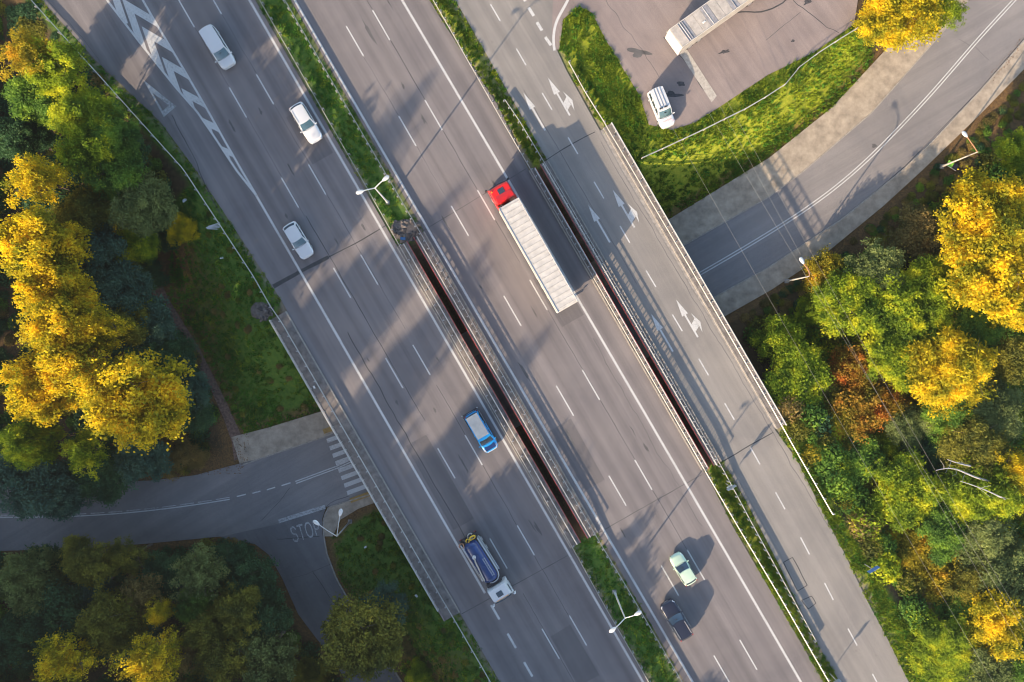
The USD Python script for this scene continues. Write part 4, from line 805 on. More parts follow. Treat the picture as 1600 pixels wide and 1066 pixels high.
for s in (-1, 1):
    obj(K, 'side_locker', cbox((xt1 - 1.0, s * 1.0, .95), (1.1, .4, .6), .04), 'tank_blue'); obj(K, 'mudguard', cbox((xr + 2.0, s * 1.06, 1.1), (2.2, .34, .06), .02), 'black_trim')
    obj(K, 'tail_light', cbox((xt0 - .53, s * .95, .8), (.06, .3, .14), .02), 'tail_red')
obj(K, 'pump_box', cbox((xt1 + .28, .0, 1.6), (.42, 1.9, 1.0), .05), 'board_black')
truck_wheels(K, (xf - .95, xr + 2.4, xr + 1.3), 1.2, .5, .32)
# parked box trailer at the top of the parking area
e0, e1 = W(1046, 46, 3.6), W(1066, 74, 3.6); dirn = (W(1120, -7, 3.6) - e0); dirn /= np.linalg.norm(dirn); ang = math.atan2(dirn[1], dirn[0]); c_ = (e0 + e1) / 2 + dirn * 6.5
B = thing('box_trailer', 'old pale box trailer parked across the top of the parking area', 'trailer', (*c_, 0), ang)
wd_ = 2.5
obj(B, 'box_body', cbox((0, 0, 2.3), (13, wd_, 2.5), .04), 'old_roof')
for k in range(13):
    x = -6.4 + 1.0 * k
    obj(B, 'roof_panel', cbox((x + .45, 0, 3.565 + .012 * math.sin(k * 5.1)), (.96, wd_ - .14, .05), .015), 'old_roof_grey' if k in (1, 4, 7, 10) else 'old_roof')
for y in (-wd_ / 2 + .03, wd_ / 2 - .03): obj(B, 'roof_edge', cbox((0, y, 3.59), (13, .07, .09), .015), 'tarp_white')
for k, x in enumerate((-5.45, -5.2, -4.9, -2.1, 1.0, 4.0)): obj(B, 'roof_rib', cbox((x, 0, 3.61), (.06, wd_ - .2, .06), .02), 'tarp_white' if k % 2 else 'old_roof_grey')
obj(B, 'roof_vent', cbox((-2.9, -.35, 3.62), (.35, .2, .08), .02), 'lamp_white'); obj(B, 'end_frame', cbox((-6.5, 0, 2.3), (.08, wd_, 2.5), .02), 'tarp_white'); obj(B, 'chassis', cbox((0, 0, .85), (12.6, 1.1, .3), .03), 'chassis')
for x in (-4.6, -3.3, 3.9): 
    for s in (-1, 1): wheel(B, x, s * 1.05, .48, .3, s)
for s in (-1, 1): obj(B, 'support_leg', cbox((1.9, s * .75, .42), (.14, .14, .84), .02), 'chassis')

# ------------------------------------------------------------------ street furniture
def lamp_head(t, p, d, z, m='lamp_white'):
    """lantern: flattened drop shape pointing along d (2-D), centre p"""
    s = trimesh.creation.icosphere(2, 1.0); v = s.vertices.copy(); k = 1 - .28 * np.clip(v[:, 0], -1, 1) * -1 * -1
    v = v * np.array([.45, .21, .11]); v[:, 1] *= np.clip(1.05 + .5 * v[:, 0], .6, 1.3); s = trimesh.Trimesh(v, s.faces, process=False)
    h = obj(t, 'lantern', rot2(s, math.atan2(d[1], d[0]), (p[0], p[1], z)), m, True)
    g = trimesh.creation.icosphere(2, 1.0); g.apply_scale((.3, .15, .06)); obj(h, 'lens', rot2(g, math.atan2(d[1], d[0]), (p[0] + .08 * d[0], p[1] + .08 * d[1], z - .085)), 'lamp_lens', True)
def lamp_post(label, base_px, base_z, heads, h, mast_m='lamp_grey', arm_m='lamp_grey', bend=None, group=None):
    b = W(*base_px, base_z); t = thing('street_lamp', label, 'street lamp', (*b, base_z), 0, group)
    obj(t, 'mast', tube([(0, 0, 0), (0, 0, .9), (0, 0, .95), (0, 0, h)], [.15, .15, .11, .065], 10), mast_m, 40)
    obj(t, 'base_plate', cat([cbox((0, 0, .03), (.5, .5, .08), .02)]), 'concrete')
    for hp in heads:
        p = W(*hp, base_z + h + .45) - b; d = p / np.linalg.norm(p); q0 = np.array([0, 0, h - .05]); q3 = np.array([*(p - d * .42), h + .45]); L_ = np.linalg.norm(p)
        if bend is not None:
            bp = W(*bend, base_z + h + .2) - b; pts = [q0, (*bp, h + .2), q3]
            pts = CS([0, .45, 1], np.array(pts))(np.linspace(0, 1, 14))
        else: pts = CS([0, .5, 1], np.array([q0, (*(p * .45), h + .33), q3]))(np.linspace(0, 1, 12))
        obj(t, 'arm', tube(pts, .055, 7), arm_m, True); lamp_head(t, p, d, h + .47)
    return t
lamp_post('double armed street lamp on the median just above the dark slot', (606, 316.5), -.1, [(562.5, 300), (602.5, 279)], 9.0)
lamp_post('double armed street lamp on the median near the bottom of the picture', (960, 925), -.1, [(957.5, 984), (996.5, 958.5)], 9.0)
lamp_post('street lamp with rusty bent arm at the right end of the bridge', (1229, 439.5), ZL + .1, [(1253, 407.5)], 7.6, 'concrete_light', 'rust', (1264, 425))
lamp_post('street lamp with orange bent arm over the lower road at the far right', (1471, 260.5), ZL + .1, [(1507.5, 210)], 7.8, 'concrete_light', 'rust', (1523, 231))
lamp_post('lamp with two heads on long arms beside the STOP junction', (547, 815), ZL, [(532, 801), (494.5, 817)], 7.6, 'concrete', 'rail_paint')
def sign_post(label, base_px, up, plates, h=2.6, face='sign_back'):
    w = WG(*base_px); t = thing('road_sign', label, 'road sign', w, up)
    obj(t, 'pole', tube([(0, 0, -.3), (0, 0, h)], .045, 8), 'post_steel')
    for k, (wd, hg, zc, m) in enumerate(plates): obj(t, 'sign_panel', cat([cbox((.07, 0, zc), (.03, wd, hg), .01)]), m)
    return t
sign_post('grey backed road sign in the narrow grass strip below the red edged slot', (1134, 755.5), ROAD_ROT, [(1.1, 1.0, 2.4, 'sign_back'), (.7, .4, 1.5, 'lamp_white')], 2.9)
sign_post('small road sign in the grass strip at the bottom right', (1296, 1052), ROAD_ROT, [(.75, .75, 2.2, 'sign_back')], 2.5)
sign_post('blue road sign in the right hand grass verge', (1350, 881), ROAD_ROT + math.pi, [(1.35, .8, 2.6, 'sign_blue')], 3.0, 'sign_blue')
# overhead wires and their pole (outside the right edge of the picture)
for k, (a, b, lab) in enumerate((((1085, 262), (1560, 1080), 'overhead wire nearest the bridge, crossing the lower road'), ((1145, 240), (1600, 985), 'second overhead wire from the bridge'),
                                ((1170, 250), (1640, 1090), 'overhead wire crossing the red shrubs'), ((1193, 262), (1660, 1075), 'overhead wire furthest from the bridge, over the yellow shrubs'))):
    p0, p1 = W(*a, 3.2), W(*b, 3.2); p0, p1 = p0 - (p1 - p0) * .15, p1 + (p1 - p0) * .15
    t_ = np.linspace(0, 1, 30); sag = -2.0 * (1 - (2 * t_ - 1) ** 2)
    t = thing('overhead_wire', lab, 'wire'); obj(t, 'cable', tube(np.c_[p0 + (p1 - p0) * t_[:, None], 3.8 + sag * .6], .009, 5), 'wire')
# rubble, planks, boards, litter
def rubble(label, px, py, rpx, n, seed, blue=False):
    w = WG(px, py); t = thing('rubble_heap', label, 'rubble', w); r_ = np.random.default_rng(seed); R = rpx / S
    base = trimesh.creation.icosphere(3, 1.0); v = base.vertices; k = .75 + .5 * meshkit.fbm(v * 1.6 + seed, 4, seed)
    obj(t, 'heap', trimesh.Trimesh(v * k[:, None] * np.array([R, R * .8, .35]), base.faces, process=False), 'rubble', 50)
    for i in range(n):
        a, d = r_.uniform(0, 6.28), R * math.sqrt(r_.uniform(0, 1)) * 1.05
        s = trimesh.convex.convex_hull(r_.normal(0, 1, (14, 3)) * np.array([.3, .2, .15]) * r_.uniform(.35, 1.0))
        obj(t, 'stone', rot2(s, r_.uniform(0, 6), (d * math.cos(a), d * math.sin(a) * .8, .3 * (1 - (d / R) ** 2 * .6))), 'rubble_dark' if r_.uniform() < .35 else 'rubble')
    if blue: obj(t, 'blue_tarp', cbox((-.3, -1.0, .3), (.6, .35, .25), .08), 'tarp_blue')
rubble('heap of broken stones and a blue scrap at the upper end of the median slot', 634, 360, 22, 42, 2, True)
rubble('rubble heap beside the upper left corner of the bridge', 409, 485, 17, 26, 5)
t = thing('plank_pile', 'pale planks lying on the grass behind the left guard rail', 'planks', WG(333, 355)); 
for k in range(5): obj(t, 'plank', rot2(cbox((0, 0, .08 + .03 * k), (1.3 + .2 * (k % 3), .09, .04), .01), .12 + .14 * (k - 2) * .6, (.05 * k, .12 * (k - 2), .1)), 'lamp_white')
t = thing('advertising_board', 'bright green and black board lying beside the far right lamp', 'board', WG(1487, 259, .1), -.55)
obj(t, 'green_board', cbox((-.3, 0, .12), (.75, .75, .06), .02), 'board_green'); obj(t, 'black_board', cbox((.42, .05, .15), (.55, .7, .06), .02), 'board_black'); obj(t, 'frame_bar', cbox((.1, -.36, .2), (1.2, .05, .05), .01), 'alu')
t = thing('dumped_bags', 'blue and black bags beside the yellow tree at the right edge', 'bags', WG(1523, 287, .1))
for k, (x, y, m) in enumerate(((-.5, .1, 'board_black'), (0, 0, 'tarp_blue'), (.4, .25, 'board_black'), (.3, -.3, 'tarp_blue'))):
    s = trimesh.creation.icosphere(2, .42); s.vertices *= (0.8 + .4 * meshkit.fbm(s.vertices * 4 + k, 3))[:, None] * np.array([1, .8, .6]); s.apply_translation((x, y, .2)); obj(t, 'bag', s, m, 60)
LIT = [(289, 313, 'scrap of white litter under the trees beside the left guard rail', .3), (347, 403, 'white scrap on the brown grass of the left slope', .22), (571, 855, 'white speck of litter on the grass below the zebra crossing', .2), (651, 931, 'white litter beside the lower left guard rail', .22), (491, 605, 'white scrap on the bridge footway above the zebra crossing', .2)]
for px, py, lab, s_ in LIT:
    w = WG(px, py) if px != 491 else np.array([*W(px, py, .15), .16]); t = thing('litter', lab, 'litter', w, px * .1)
    obj(t, 'scrap', cat([cbox((0, 0, .08), (s_ * 1.6, s_, .08), .03), cbox((s_ * .5, s_ * .3, .12), (s_, s_ * .6, .05), .02)]), 'white_litter')

# ------------------------------------------------------------------ trees and shrubs
LEAVES = {'gold': 'leaf_gold', 'lime': 'leaf_lime', 'green': 'leaf_green', 'dark': 'leaf_dark', 'teal': 'leaf_teal', 'pale': 'leaf_pale', 'olive': 'leaf_olive', 'orange': 'leaf_orange', 'red': 'leaf_red', 'brown': 'leaf_brown'}
def quads(c, nrm, size, rg, elong=1.5):
    """leaf-sized folded faces at c facing nrm"""
    n = len(c); r = rg.normal(size=(n, 3)); t = np.cross(nrm, r); t /= np.maximum(np.linalg.norm(t, axis=1, keepdims=True), 1e-9); b = np.cross(nrm, t)
    s = size[:, None]
    v = np.stack([c - t * s * elong / 2, c + b * s / 2 - nrm * s * .12, c + t * s * elong / 2, c - b * s / 2 - nrm * s * .12], 1).reshape(-1, 3)
    i = np.arange(n)[:, None] * 4
    return v, np.vstack([i + [[0, 1, 2]], i + [[0, 2, 3]]])
def crown_mesh(seed, R=3.5, h0=3.6, h1=11.0, lobes=10, leaves=9000, size=.3, fine=False, gap=.0, spread=1.0):
    rg = np.random.default_rng(seed); cz, hz = (h0 + h1) / 2, (h1 - h0) / 2
    C, LR = [], []
    for k in range(lobes):
        a = k * 2.399 + rg.uniform(-.4, .4); f = math.sqrt((k + .5) / lobes); zz = rg.uniform(-.45, .5) + .45 * (1 - f)
        C.append((R * .72 * f * math.cos(a), R * .72 * f * math.sin(a), cz + hz * .75 * np.clip(zz, -.8, .85))); LR.append(R * rg.uniform(.24, .44) * (1.15 - .2 * f))
    C, LR = np.array(C), np.array(LR)
    tuft_n = 30; P, Nn = [], []
    for c, lr in zip(C, LR):
        d = rg.normal(size=(tuft_n, 3)); d[:, 2] = d[:, 2] * .9 + .25; d /= np.linalg.norm(d, axis=1, keepdims=True)
        k_ = rg.uniform(.7, 1.15, (tuft_n, 1)); k_[rg.uniform(size=tuft_n) < .16] *= 1.28
        q = c + d * lr * k_ * np.array([1, 1, .85])
        P.append(q); Nn.append(d)
    P, Nn = np.vstack(P), np.vstack(Nn)
    if gap: keep = rg.uniform(size=len(P)) > gap; P, Nn = P[keep], Nn[keep]
    pick = rg.integers(0, len(P), leaves); ts = R * (.085 if not fine else .075) * spread
    c = P[pick] + rg.normal(size=(leaves, 3)) * ts * np.array([1, 1, .8])
    nrm = Nn[pick] * .45 + rg.normal(size=(leaves, 3)) * .8 + np.array([-.12, -.16, .22]); nrm /= np.linalg.norm(nrm, axis=1, keepdims=True)
    return quads(c, nrm, size * rg.uniform(.6, 1.35, leaves), rg, 2.6 if fine else 1.35), C, LR
def limbs_mesh(C, h0, h1, seed, r0=.17, extra=0):
    rg = np.random.default_rng(seed + 99); top = h0 + (h1 - h0) * .55
    ms = []
    for c in C:
        s = np.array([rg.normal(0, .06), rg.normal(0, .06), rg.uniform(h0 * .65, max(h0, c[2] - .6))]); m = (s + c) / 2 + np.array([0, 0, -.25]) + rg.normal(0, .15, 3)
        pts = [s, m, c]
        ms.append(tube(CS([0, .5, 1], np.array(pts))(np.linspace(0, 1, 6)), np.linspace(r0 * .5, r0 * .12, 6), 5))
        for _ in range(3 + extra):
            e = c + rg.normal(size=3) * np.array([.8, .8, .6]); ms.append(tube([m * .4 + c * .6, (c + e) / 2 + rg.normal(0, .08, 3), e], [r0 * .16, r0 * .11, r0 * .05], 4))
    return cat(ms)
def trunk_mesh(h, r, seed):
    rg = np.random.default_rng(seed); z = np.linspace(-.6, h, 8); dx = np.cumsum(rg.normal(0, .05, 8)); dy = np.cumsum(rg.normal(0, .05, 8))
    dx -= dx[1]; dy -= dy[1]
    return tube(np.c_[dx, dy, z], np.linspace(r * 1.25, r * .35, 8), 8)
#        R    h0   h1  lobes leaves size fine gap spread
SHAPES = {'broad0': (3.5, 3.4, 11, 16, 24000, .175, False, .12, .95), 'broad1': (3.5, 3.0, 11, 13, 21000, .175, False, .2, .9), 'broad2': (3.5, 3.2, 11, 19, 23000, .165, False, .16, .85),
          'fine0': (3.5, 2.8, 11, 13, 23000, .125, True, .1, 1.15), 'fine1': (3.5, 3.0, 11, 11, 21000, .125, True, .2, 1.1),
          'loose0': (3.5, 3.0, 11, 12, 8500, .17, False, .35, .9), 'loose1': (3.5, 2.0, 11, 16, 6500, .17, False, .45, .8), 'bush0': (3.5, .3, 5.5, 11, 15000, .18, False, .08, 1.0), 'bush1': (3.5, .3, 5.5, 14, 12500, .17, False, .25, 1.0)}
geom = {}
def geometry(shape):
    if shape not in geom:
        R, h0, h1, lb, n, sz, fine, gap, sp = SHAPES[shape]; seed = 17 + sorted(SHAPES).index(shape) * 7
        q, C, LR = crown_mesh(seed, R, h0, h1, lb, n, sz, fine, gap, sp)
        geom[shape] = (q, limbs_mesh(C, max(h0, .8), h1, seed, .17 if h0 > 1 else .07, 4 if gap > .2 else 0), trunk_mesh(h1 * .62 if h0 > 1 else 1.6, .2 if h0 > 1 else .08, seed))
    return geom[shape]
protos = {}
rt = np.random.default_rng(77)
def tree(px, py, rpx, kind, shape, top, label, bark='bark', group=None):
    """crown centred on the photo pixel, radius rpx, its top at height `top` above the carriageway"""
    R, h0, h1 = SHAPES[shape][:3]
    zc = top - 1.4 if shape[:4] != 'bush' else top - .7
    x, y = W(px, py, zc); g = gz(x, y); r = rpx / S * (H - zc) / H; sx = r / R * (1.14 if px > 1170 else 1.04); sz = (top - g) / h1
    ang = rt.uniform(0, 6.28); name = 'shrub' if shape[:4] == 'bush' else 'tree'; catg = name
    key = (kind, shape, bark)
    if key in protos: return copy_of(protos[key], name, label, catg, (x, y, g), ang, group, (sx, sx, sz))
    t = thing(name, label, catg, (x, y, g), ang, group)
    UsdGeom.Xform(stage.GetPrimAtPath(t)).AddScaleOp().Set(Gf.Vec3f(float(sx), float(sx), float(sz)))
    q, lim, tr = geometry(shape)
    obj(t, 'crown', q, LEAVES[kind]); obj(t, 'trunk', tr, bark, 40); obj(t, 'limbs', lim, bark, 40)
    protos[key] = t
    return t
exec_trees = []
TREES = [
# upper left wood
(18, 70, 42, 'orange', 'loose0', 12.8, 'orange leaved tree in the upper left corner wood'),
(68, 96, 44, 'lime', 'broad0', 11.0, 'bright yellow-green tree right of the orange tree in the upper left corner'),
(38, 140, 46, 'green', 'broad1', 9.0, 'green tree below the orange tree at the upper left edge'),
(108, 170, 44, 'lime', 'fine0', 10.5, 'yellow-green feathery tree in the middle of the upper left wood'),
(150, 168, 32, 'lime', 'loose0', 8.5, 'sparse lime tree with thin twigs, nearest the left guard rail opposite the give-way triangle'),
(118, 235, 40, 'lime', 'broad2', 9.5, 'rounded yellow-green tree above the lower golden group, in the upper left wood'),
(172, 208, 38, 'green', 'fine1', 8.0, 'mid green tree close to the left guard rail, below the give-way triangle'),
(172, 265, 44, 'green', 'broad0', 7.0, 'dull green tree halfway between the give-way triangle and the left grass slope'),
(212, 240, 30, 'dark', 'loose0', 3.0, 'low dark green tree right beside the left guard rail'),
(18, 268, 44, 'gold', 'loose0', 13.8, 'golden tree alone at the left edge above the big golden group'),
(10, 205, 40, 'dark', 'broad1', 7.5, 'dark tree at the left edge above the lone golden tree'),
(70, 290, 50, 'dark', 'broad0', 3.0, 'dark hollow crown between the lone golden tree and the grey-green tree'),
(125, 325, 46, 'olive', 'fine1', 6.5, 'olive tree left of the pale grey-green tree, above the left grass slope'),
(210, 315, 48, 'pale', 'fine0', 7.2, 'pale grey-green tree nearest the top of the left grass slope'),
(244, 300, 30, 'dark', 'bush0', -0.5, 'dark green shrub between the pale grey-green tree and the guard rail'),
(205, 380, 32, 'lime', 'broad2', 2.5, 'olive-lime tree at the foot of the pale grey-green tree'),
(283, 357, 25, 'gold', 'bush1', 0.6, 'small lone yellow shrub at the top of the left grass slope'),
(262, 372, 22, 'dark', 'bush0', -2.0, 'small dark shrub just left of the lone yellow shrub'),
(85, 350, 36, 'olive', 'fine0', 6.0, 'brownish olive tree right of the uppermost crown of the golden group'),
(135, 385, 46, 'teal', 'fine1', 6.0, 'blue-green feathery tree right of the golden group, level with the hatchback'),
(235, 430, 26, 'dark', 'bush1', -3.0, 'dark shrub at the upper end of the brown path'),
# golden group at the left edge
(22, 372, 56, 'gold', 'broad0', 14.3, 'uppermost crown of the big golden group at the left edge'),
(40, 440, 58, 'gold', 'broad1', 13.8, 'golden crown second from the top of the big golden group'),
(62, 520, 62, 'gold', 'broad2', 14.3, 'golden crown in the middle of the big golden group'),
(130, 515, 40, 'gold', 'loose0', 12.8, 'smaller golden crown on the right flank of the big golden group'),
(192, 632, 76, 'gold', 'broad0', 13.8, 'largest golden crown, rightmost of the big golden group, above the lower road'),
(100, 588, 60, 'gold', 'loose0', 13.8, 'thin golden crown with bare twigs left of the largest golden crown'),
(28, 610, 58, 'gold', 'broad1', 13.3, 'golden crown at the left edge in the lower part of the big golden group'),
(12, 700, 40, 'lime', 'fine0', 10.0, 'yellowish drooping crown at the left edge just below the golden group'),
(170, 450, 46, 'teal', 'fine0', 6.0, 'dark blue-green tree in the middle of the left wood beside the brown path'),
(110, 420, 40, 'dark', 'broad2', 3.0, 'dark tree against the upper right flank of the golden group'),
(175, 505, 42, 'olive', 'fine1', 6.5, 'olive tree between the smaller golden crown and the brown path'),
(222, 510, 44, 'teal', 'broad0', 3.0, 'blue-green tree touching the middle of the brown path'),
(255, 560, 42, 'dark', 'fine0', 3.0, 'dark green tree on the left of the lower brown path'),
(283, 612, 40, 'teal', 'fine1', 2.5, 'blue-green tree right of the largest golden crown'),
(300, 645, 32, 'dark', 'broad2', 1.0, 'dark round tree right of the largest golden crown, next to the lower path'),
(265, 710, 34, 'brown', 'bush1', -1.5, 'brownish leafy shrub at the lower road left of the zebra crossing'),
(305, 715, 20, 'brown', 'bush1', -3.2, 'low rusty shrub where the brown path meets the footway'),
(210, 715, 44, 'teal', 'broad1', 2.5, 'dark green tree under the largest golden crown at the lower road'),
(112, 712, 36, 'lime', 'loose0', 8.0, 'bright lime crown below the golden group, above the lower road'),
(150, 745, 44, 'dark', 'fine0', 3.0, 'dark tree overhanging the lower road below the lime crown'),
(92, 770, 44, 'teal', 'broad2', 3.0, 'dark blue-green tree reaching across the lower road at the far left'),
(30, 760, 56, 'teal', 'broad0', 6.5, 'big dark tree at the left edge covering the end of the lower road'),
# wood at the lower left
(118, 885, 42, 'olive', 'fine1', 5.8, 'olive tree at the upper edge of the lower left wood, below the lower road'),
(188, 878, 34, 'olive', 'loose0', 4.2, 'sparse yellowish tree with white twigs near the lower road in the lower left wood'),
(60, 905, 46, 'dark', 'fine0', 3.5, 'dark tree at the top left of the lower left wood'),
(18, 925, 48, 'pale', 'fine0', 8.0, 'pale grey-green tree at the left edge of the lower left wood'),
(78, 965, 52, 'dark', 'broad0', 5.8, 'large dark crown between the pale left edge tree and the olive twiggy tree'),
(148, 995, 50, 'olive', 'fine0', 8.8, 'olive yellow tree with pale branches in the middle of the lower left wood'),
(238, 965, 20, 'gold', 'loose0', 6.8, 'tiny golden crown among bare brown twigs in the lower left wood'),
(208, 938, 38, 'brown', 'loose0', 5.3, 'nearly bare brown tree left of the tiny golden crown'),
(300, 900, 44, 'pale', 'loose0', 5.0, 'pale grey-green sparse tree below the junction in the lower left wood'),
(252, 905, 40, 'dark', 'broad1', 2.8, 'dark crown left of the pale sparse tree below the junction'),
(352, 890, 38, 'dark', 'fine0', 2.0, 'dark tree right of the pale sparse tree below the junction'),
(298, 950, 30, 'green', 'broad2', 4.2, 'small yellowish green crown under the pale sparse tree'),
(362, 958, 42, 'olive', 'fine1', 5.8, 'soft olive crown left of the side road'),
(312, 1002, 36, 'olive', 'broad2', 6.5, 'golden olive rounded crown in the right half of the lower left wood'),
(205, 1005, 42, 'teal', 'broad0', 4.2, 'blue-green crown right of the olive twiggy tree'),
(72, 1055, 46, 'gold', 'loose0', 12.5, 'scattered golden crown at the bottom edge, left one of two'),
(208, 1052, 46, 'gold', 'loose0', 12.5, 'scattered golden crown at the bottom edge, right one of two'),
(268, 1035, 36, 'brown', 'loose0', 6.5, 'bare reddish brown crown right of the golden crowns at the bottom edge'),
(345, 1045, 44, 'olive', 'loose0', 7.2, 'thin dark olive crown at the bottom edge left of the grey-green one'),
(390, 910, 38, 'dark', 'broad0', 2.8, 'dark crown at the corner of the side road, just below the junction'),
(410, 970, 40, 'dark', 'fine1', 4.2, 'dark crown beside the middle of the side road'),
(404, 1038, 50, 'pale', 'broad1', 6.5, 'grey-green crown at the bottom edge left of the side road'),
(476, 1060, 25, 'olive', 'fine0', 1.0, 'olive crown at the bottom edge touching the side road'),
(20, 1010, 46, 'dark', 'broad2', 5.8, 'dark crown in the lower left corner'),
(130, 930, 36, 'teal', 'fine1', 3.5, 'dark blue-green crown under the olive tree near the lower road'),
(380, 1000, 36, 'dark', 'broad2', 3.5, 'dark crown between the olive crowns and the grey-green crown near the side road'),
(562, 1008, 64, 'olive', 'broad0', 6.5, 'large yellow-olive tree standing over the side road at the bottom'),
(603, 950, 36, 'teal', 'fine1', 0.5, 'grey-green tree behind the large yellow-olive tree'),
(655, 1052, 22, 'lime', 'bush1', -2.2, 'small yellowish shrub on the grass at the bottom, right of the large yellow-olive tree'),
(628, 1010, 26, 'brown', 'bush1', -2.8, 'brown shrub on the grass right of the large yellow-olive tree'),
# trees at the parking area
(1425, 8, 52, 'gold', 'broad0', 4.5, 'golden tree at the top edge beside the parking area'),
(1385, 32, 38, 'gold', 'broad2', 3.5, 'smaller golden crown at the corner of the parking area'),
(1478, 15, 30, 'lime', 'loose0', 2.2, 'yellow-green crown between the golden tree and the lower road at the top'),
# right wood
(1600, 235, 32, 'lime', 'broad2', 2.5, 'yellow-green tree at the right edge above the big yellow group'),
(1298, 425, 32, 'orange', 'bush1', -.2, 'orange edged shrub beside the lamp at the bridge'),
(1372, 425, 42, 'pale', 'broad1', 1.3, 'grey-green tree near the lower road, right of the orange edged shrub'),
(1325, 470, 46, 'lime', 'broad0', 1.2, 'yellow-green tree below the orange edged shrub'),
(1400, 490, 58, 'lime', 'broad1', 2.0, 'wide lime tree in the middle of the upper right wood'),
(1462, 455, 50, 'lime', 'fine0', 1.5, 'lime tree left of the big yellow group'),
(1440, 372, 48, 'brown', 'bush1', -1.8, 'golden brown shrubs near the lower road above the lime trees'),
(1480, 350, 30, 'olive', 'bush1', -2.4, 'low olive shrub left of the uppermost yellow crown'),
(1562, 325, 60, 'gold', 'broad1', 6.0, 'uppermost crown of the big yellow group at the right edge'),
(1570, 415, 70, 'gold', 'broad0', 6.5, 'lowest and broadest crown of the big yellow group at the right edge'),
(1522, 372, 44, 'gold', 'loose0', 5.0, 'left crown of the big yellow group at the right edge'),
(1545, 500, 44, 'green', 'broad2', 1.0, 'green tree below the big yellow group'),
(1498, 582, 60, 'gold', 'fine0', 4.5, 'golden tree with drooping twigs in the middle of the right wood'),
(1404, 560, 44, 'lime', 'fine1', 1.8, 'bright lime tree left of the drooping golden tree'),
(1455, 510, 36, 'lime', 'broad2', 1.5, 'lime crown above the drooping golden tree'),
(1222, 530, 36, 'lime', 'bush0', .0, 'yellow-lime shrub close to the bridge railing'),
(1272, 490, 18, 'lime', 'bush1', -1.0, 'small bright yellow shrub under the wires'),
(1248, 592, 48, 'lime', 'bush0', .6, 'large yellow-lime shrub beside the lower end of the bridge'),
(1292, 625, 34, 'olive', 'bush1', -1.0, 'olive yellow shrub left of the red shrubs'),
(1342, 578, 38, 'red', 'bush1', .2, 'rust red shrub at the top of the red group'),
(1348, 640, 50, 'red', 'bush1', .6, 'largest red shrub of the red group in the right wood'),
(1395, 630, 32, 'red', 'bush0', .2, 'dark red shrub at the right of the red group'),
(1308, 664, 34, 'orange', 'bush1', -.2, 'orange shrub at the lower left of the red group'),
(1320, 694, 15, 'red', 'bush0', -.3, 'small bright red shrub below the orange shrub'),
(1375, 590, 30, 'brown', 'bush1', -.8, 'straw brown shrub beside the wires above the red group'),
(1422, 668, 34, 'pale', 'broad2', .5, 'pale green crown right of the largest red shrub'),
(1342, 722, 40, 'green', 'bush0', .2, 'bright green star shaped shrub below the red group'),
(1388, 700, 24, 'lime', 'bush1', -.8, 'lime shrub between the star shaped shrub and the wires'),
(1462, 698, 44, 'dark', 'fine1', -.5, 'dark blue-green hollow crown in the middle of the right wood'),
(1492, 652, 40, 'green', 'fine0', 2.0, 'green crown under the drooping golden tree'),
(1420, 770, 54, 'lime', 'broad1', 2.2, 'rounded yellow-green tree over the wires below the dark hollow crown'),
(1345, 800, 34, 'green', 'bush1', -1.0, 'green shrub near the end of the slip road guard rail'),
(1378, 840, 30, 'olive', 'bush1', -1.5, 'olive shrub by the verge below the green shrub'),
(1532, 700, 50, 'olive', 'fine0', 3.0, 'olive birch crown above the pale leaning trunks'),
(1562, 640, 44, 'pale', 'fine1', 1.5, 'grey-green crown at the right of the drooping golden tree'),
(1592, 560, 40, 'olive', 'broad1', 1.6, 'olive crown at the right edge below the big yellow group'),
(1545, 775, 56, 'lime', 'fine0', 3.2, 'yellow birch crown around the pale leaning trunks'),
(1598, 735, 30, 'gold', 'loose0', 3.5, 'golden crown at the right edge beside the birches'),
(1485, 835, 42, 'green', 'fine1', 1.5, 'green crown below the pale leaning trunks'),
(1435, 870, 42, 'orange', 'bush1', .0, 'orange tinged shrub halfway down the right verge'),
(1478, 905, 46, 'orange', 'bush1', .2, 'orange brown shrub right of the blue sign'),
(1415, 935, 34, 'brown', 'bush1', -1.2, 'brown shrub below the blue sign'),
(1550, 850, 48, 'pale', 'fine0', 2.5, 'pale grey-green crown at the right below the birches'),
(1590, 905, 50, 'pale', 'broad0', 2.5, 'grey-green crown at the right edge above the star yellow tree'),
(1520, 905, 36, 'olive', 'fine1', 1.2, 'olive crown left of the grey-green crown at the right edge'),
(1565, 978, 48, 'gold', 'broad2', 3.6, 'star shaped bright yellow tree at the lower right edge'),
(1500, 965, 40, 'green', 'fine1', .8, 'deep green crown left of the star yellow tree'),
(1442, 995, 40, 'brown', 'bush1', -.6, 'straw coloured shrub near the verge in the lower right corner'),
(1478, 1020, 48, 'lime', 'fine0', 1.8, 'yellow-green crown in the lower right corner'),
(1548, 1052, 44, 'pale', 'broad1', 2.2, 'grey-green crown at the bottom edge in the lower right corner'),
(1600, 1045, 40, 'green', 'fine0', 2.2, 'green crown in the very lower right corner'),
(1428, 1048, 30, 'olive', 'bush1', -1.4, 'olive shrub at the bottom edge beside the right verge'),
(1322, 742, 20, 'olive', 'bush1', -2.2, 'low olive shrub beside the slip road guard rail below the star shaped shrub'),
(1600, 485, 36, 'gold', 'loose0', 4.0, 'thin golden crown at the right edge under the big yellow group'),
(1505, 760, 26, 'green', 'bush1', -.8, 'small green shrub under the pale leaning trunks'),
]
for a in TREES: tree(*a)
